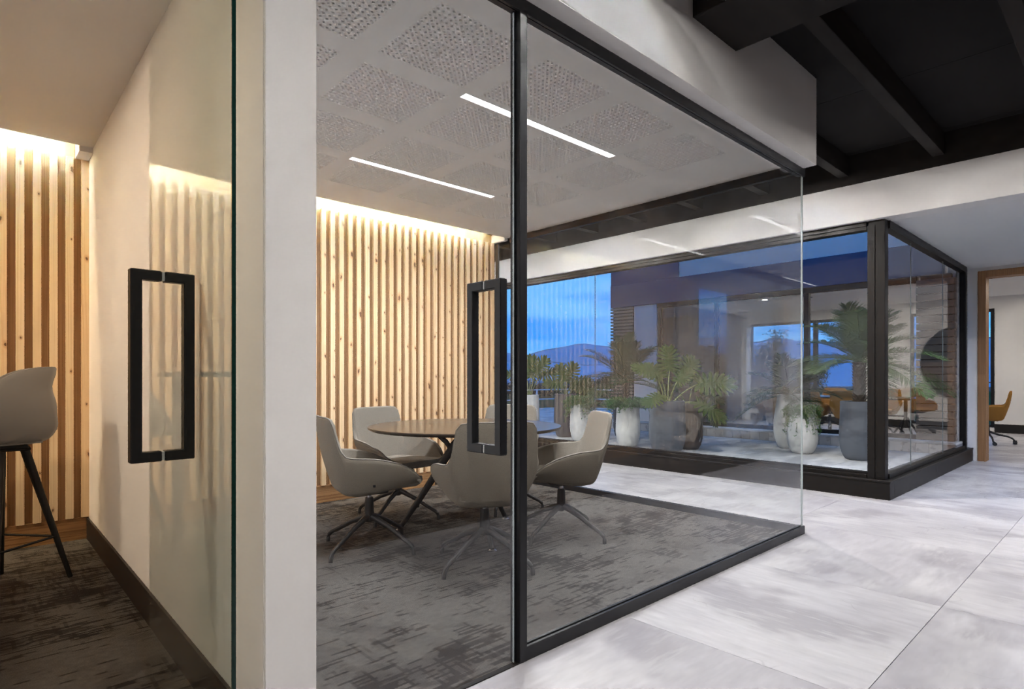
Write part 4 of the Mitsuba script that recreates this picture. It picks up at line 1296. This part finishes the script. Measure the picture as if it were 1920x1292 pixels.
philodendron(o9, [((0.10, 0.0, 0.20), (0.40, -0.1, 0.28), 0.6, (0.2, -0.8, 0.6)), ((-0.06, 0.0, 0.22), (-0.36, 0.0, 0.26), 0.6, (-0.2, -0.8, 0.6)),
                  ((0.04, 0.05, 0.28), (0.16, 0.05, 0.56), 0.62, (0.1, -1, 0.3)), ((0.18, -0.1, 0.16), (0.48, -0.25, 0.10), 0.58, (0.3, -0.6, 0.7)),
                  ((-0.02, 0.0, 0.26), (-0.10, 0.1, 0.55), 0.6, (-0.1, -0.9, 0.4))],
             'dark spiky-leaved philodendron in the dark brown planter', 'leaf')
o10 = pot(6.98, 7.06, 0.68, 0.175, 'pot_white', 'tall white planter at the far left, beyond the black post', 'taper')
philodendron(o10, [((0.02, 0.0, 0.36), (0.05, 0.05, 0.72), 0.58, (0.1, -0.9, 0.4)), ((0.18, -0.05, 0.38), (0.46, -0.1, 0.46), 0.6, (0.3, -0.7, 0.7)),
                   ((-0.16, 0.0, 0.36), (-0.42, 0.0, 0.42), 0.6, (-0.3, -0.7, 0.7)), ((0.10, -0.12, 0.42), (0.28, -0.24, 0.66), 0.58, (0.2, -0.8, 0.5)),
                   ((-0.06, 0.1, 0.42), (-0.22, 0.2, 0.68), 0.58, (-0.1, -0.8, 0.5))],
             'split-leaf philodendron in the tall white planter at the far left')

# ================================================================== GARDEN AND HILLS
k = struct('lawn', 'green lawn beyond the terrace', 'lawn')
put(k, cat(box(14.0, 60, -30, 60, -0.35, -0.05), box(-30, 14.0, 12.5, 60, -0.35, -0.05), box(-40, 60, -60, -1.75, -0.35, -0.05)), 'lawn', smooth=False)
rl = thing('terrace_railing', 'white tubed railing with glass panels at the edge of the terrace', 'railing')
c0, c1 = np.array([8.2, 12.3, 0]), np.array([13.9, 12.3, 0])
for z in (0.16, 0.44, 0.72):
    part(rl, 'rail', tube([c0 + [0, 0, z], c1 + [0, 0, z]], 0.016, 8), 'rail_white')
    part(rl, 'rail', tube([c1 + [0, 0, z], np.array([13.9, 7.4, z])], 0.016, 8), 'rail_white')
for x_ in np.linspace(8.2, 13.9, 5):
    part(rl, 'post', box(x_ - 0.02, x_ + 0.02, 12.28, 12.32, PZ - 0.01, 0.74, 0.002), 'rail_white')
for y_ in (8.9, 10.5):
    part(rl, 'post', box(13.88, 13.92, y_ - 0.02, y_ + 0.02, PZ - 0.01, 0.74, 0.002), 'rail_white')


def tree(x, y, h, R, label, seed, n=3200, base=0.0, group='trees beyond the terrace', ls=0.16, squash=1.0):
    r = np.random.default_rng(seed)
    k = thing('tree', label, 'tree', group)
    part(k, 'trunk', tube([(x, y, -0.06), (x + 0.05 * R, y, h * 0.4), (x, y, h * 0.8)], [0.03 * R + 0.03, 0.02 * R + 0.03, 0.02], 8), 'trunk', smooth=50)
    c = r.normal(size=(14, 3))
    c /= np.linalg.norm(c, axis=1, keepdims=True)
    c = np.array([x, y, base + (h - base) * 0.52]) + c * [R * 0.62, R * 0.62, (h - base) * 0.34 * squash]
    p = c[r.integers(0, 14, n)] + np.clip(r.normal(size=(n, 3)), -1.7, 1.7) * [R * 0.25, R * 0.25, (h - base) * 0.11]
    d = r.normal(size=(n, 3))
    d /= np.linalg.norm(d, axis=1, keepdims=True)
    w_ = np.cross(d, r.normal(size=(n, 3)))
    w_ /= np.linalg.norm(w_, axis=1, keepdims=True)
    s = ls * r.uniform(0.6, 1.4, (n, 1))
    V = np.stack([p - d * s, p + w_ * s * 0.5, p + d * s, p - w_ * s * 0.5], 1).reshape(-1, 3)
    i = np.arange(n)[:, None] * 4
    F = np.vstack([np.hstack([i, i + 1, i + 2]), np.hstack([i, i + 2, i + 3])])
    part(k, 'foliage', mesh_of(V, F), 'tree_leaf', smooth=False, kind='stuff')


def at(px, d, z=0.0):
    v = FWD + RGT * (px - 960) / 1110.0
    return v[0] * d, v[1] * d


for i, (px, d, h, R, lab) in enumerate((
        (1455, 22, 2.75, 0.95, 'dark round-topped tree outside the wide far room window'),
        (1500, 27, 2.0, 1.2, 'lower tree right of the round-topped tree outside the far room window'),
        (1405, 32, 1.6, 1.3, 'lower tree left of the round-topped tree outside the far room window'),
        (1095, 24, 1.0, 0.9, 'dark low tree behind the palm left of the boarded pier'),
        (1155, 34, 1.2, 1.4, 'dark low tree at the far left corner of the far building'),
        (985, 34, 0.9, 2.6, 'low dark tree behind the tall white planter at the far left'))):
    x_, y_ = at(px, d)
    tree(x_, y_, h, R, lab, 40 + i, 11000, ls=0.042)
tree(5.0, -6.5, 3.6, 0.9, 'slim tree outside the corridor windows, straight across from the meeting room', 61, 2600, 1.0, 'trees outside the corridor windows', ls=0.09)
tree(9.5, -7.0, 3.2, 1.0, 'smaller tree outside the corridor windows, by the passage', 62, 2200, 0.8, 'trees outside the corridor windows', ls=0.09)
hd = thing('hedge', 'tall dark hedge outside the corridor windows', 'hedge')
hr = np.random.default_rng(77)
n_ = 26000
hp = np.stack([hr.uniform(-4, 34, n_), -10.5 + hr.normal(size=n_) * 0.45, hr.uniform(0, 1, n_)], -1)
hp[:, 2] = -0.05 + hp[:, 2] * (2.35 + 0.9 * (meshkit.fbm(np.stack([hp[:, 0] * 0.5, hp[:, 0] * 0, hp[:, 0] * 0], -1), 3, 4) - 0.5))
hd_ = hr.normal(size=(n_, 3)); hd_ /= np.linalg.norm(hd_, axis=1, keepdims=True)
hw_ = np.cross(hd_, hr.normal(size=(n_, 3))); hw_ /= np.linalg.norm(hw_, axis=1, keepdims=True)
hs_ = 0.13 * hr.uniform(0.6, 1.4, (n_, 1))
hv = np.stack([hp - hd_ * hs_, hp + hw_ * hs_ * 0.6, hp + hd_ * hs_, hp - hw_ * hs_ * 0.6], 1).reshape(-1, 3)
hi = np.arange(n_)[:, None] * 4
part(hd, 'foliage', mesh_of(hv, np.vstack([np.hstack([hi, hi + 1, hi + 2]), np.hstack([hi, hi + 2, hi + 3])])), 'tree_leaf', smooth=False, kind='stuff')


def ridge(label, dist, base_h, amp, seed, a0=-75, a1=165, n=260):
    k = struct('hills', label, 'hills')
    az = np.radians(np.linspace(a0, a1, n))
    rows = 10
    V = []
    for q in range(rows):
        f = q / (rows - 1)
        rr = dist * (0.80 + 0.35 * f)
        prof = math.sin(math.pi * min(1, f * 0.72 + 0.02) * 0.69) ** 1.1 if f < 0.9 else 0.6
        hgt = base_h + amp * (meshkit.fbm(np.stack([az * 5.0, np.full(n, seed * 3.1), np.zeros(n)], -1), 5, seed) - 0.4) * 2
        jit = 0.12 * amp * (meshkit.fbm(np.stack([az * 40, np.full(n, q * 1.3), np.zeros(n)], -1), 3, seed + 2) - 0.5)
        V.append(np.stack([np.cos(az) * rr, np.sin(az) * rr, hgt * prof + jit * prof - 6 * (1 - f)], -1))
    V = np.array(V)
    F = []
    for q in range(rows - 1):
        for j in range(n - 1):
            a, b, c, d = q * n + j, q * n + j + 1, (q + 1) * n + j + 1, (q + 1) * n + j
            F += [[a, b, c], [a, c, d]]
    put(k, mesh_of(V.reshape(-1, 3), F), 'hazed_hill', smooth=True)


ridge('hills on the horizon with haze blue in their colour under the evening clouds', 900, 52, 26, 5)
ridge('lower foothills with haze blue in their colour in front of the ridge', 600, 14, 16, 9)
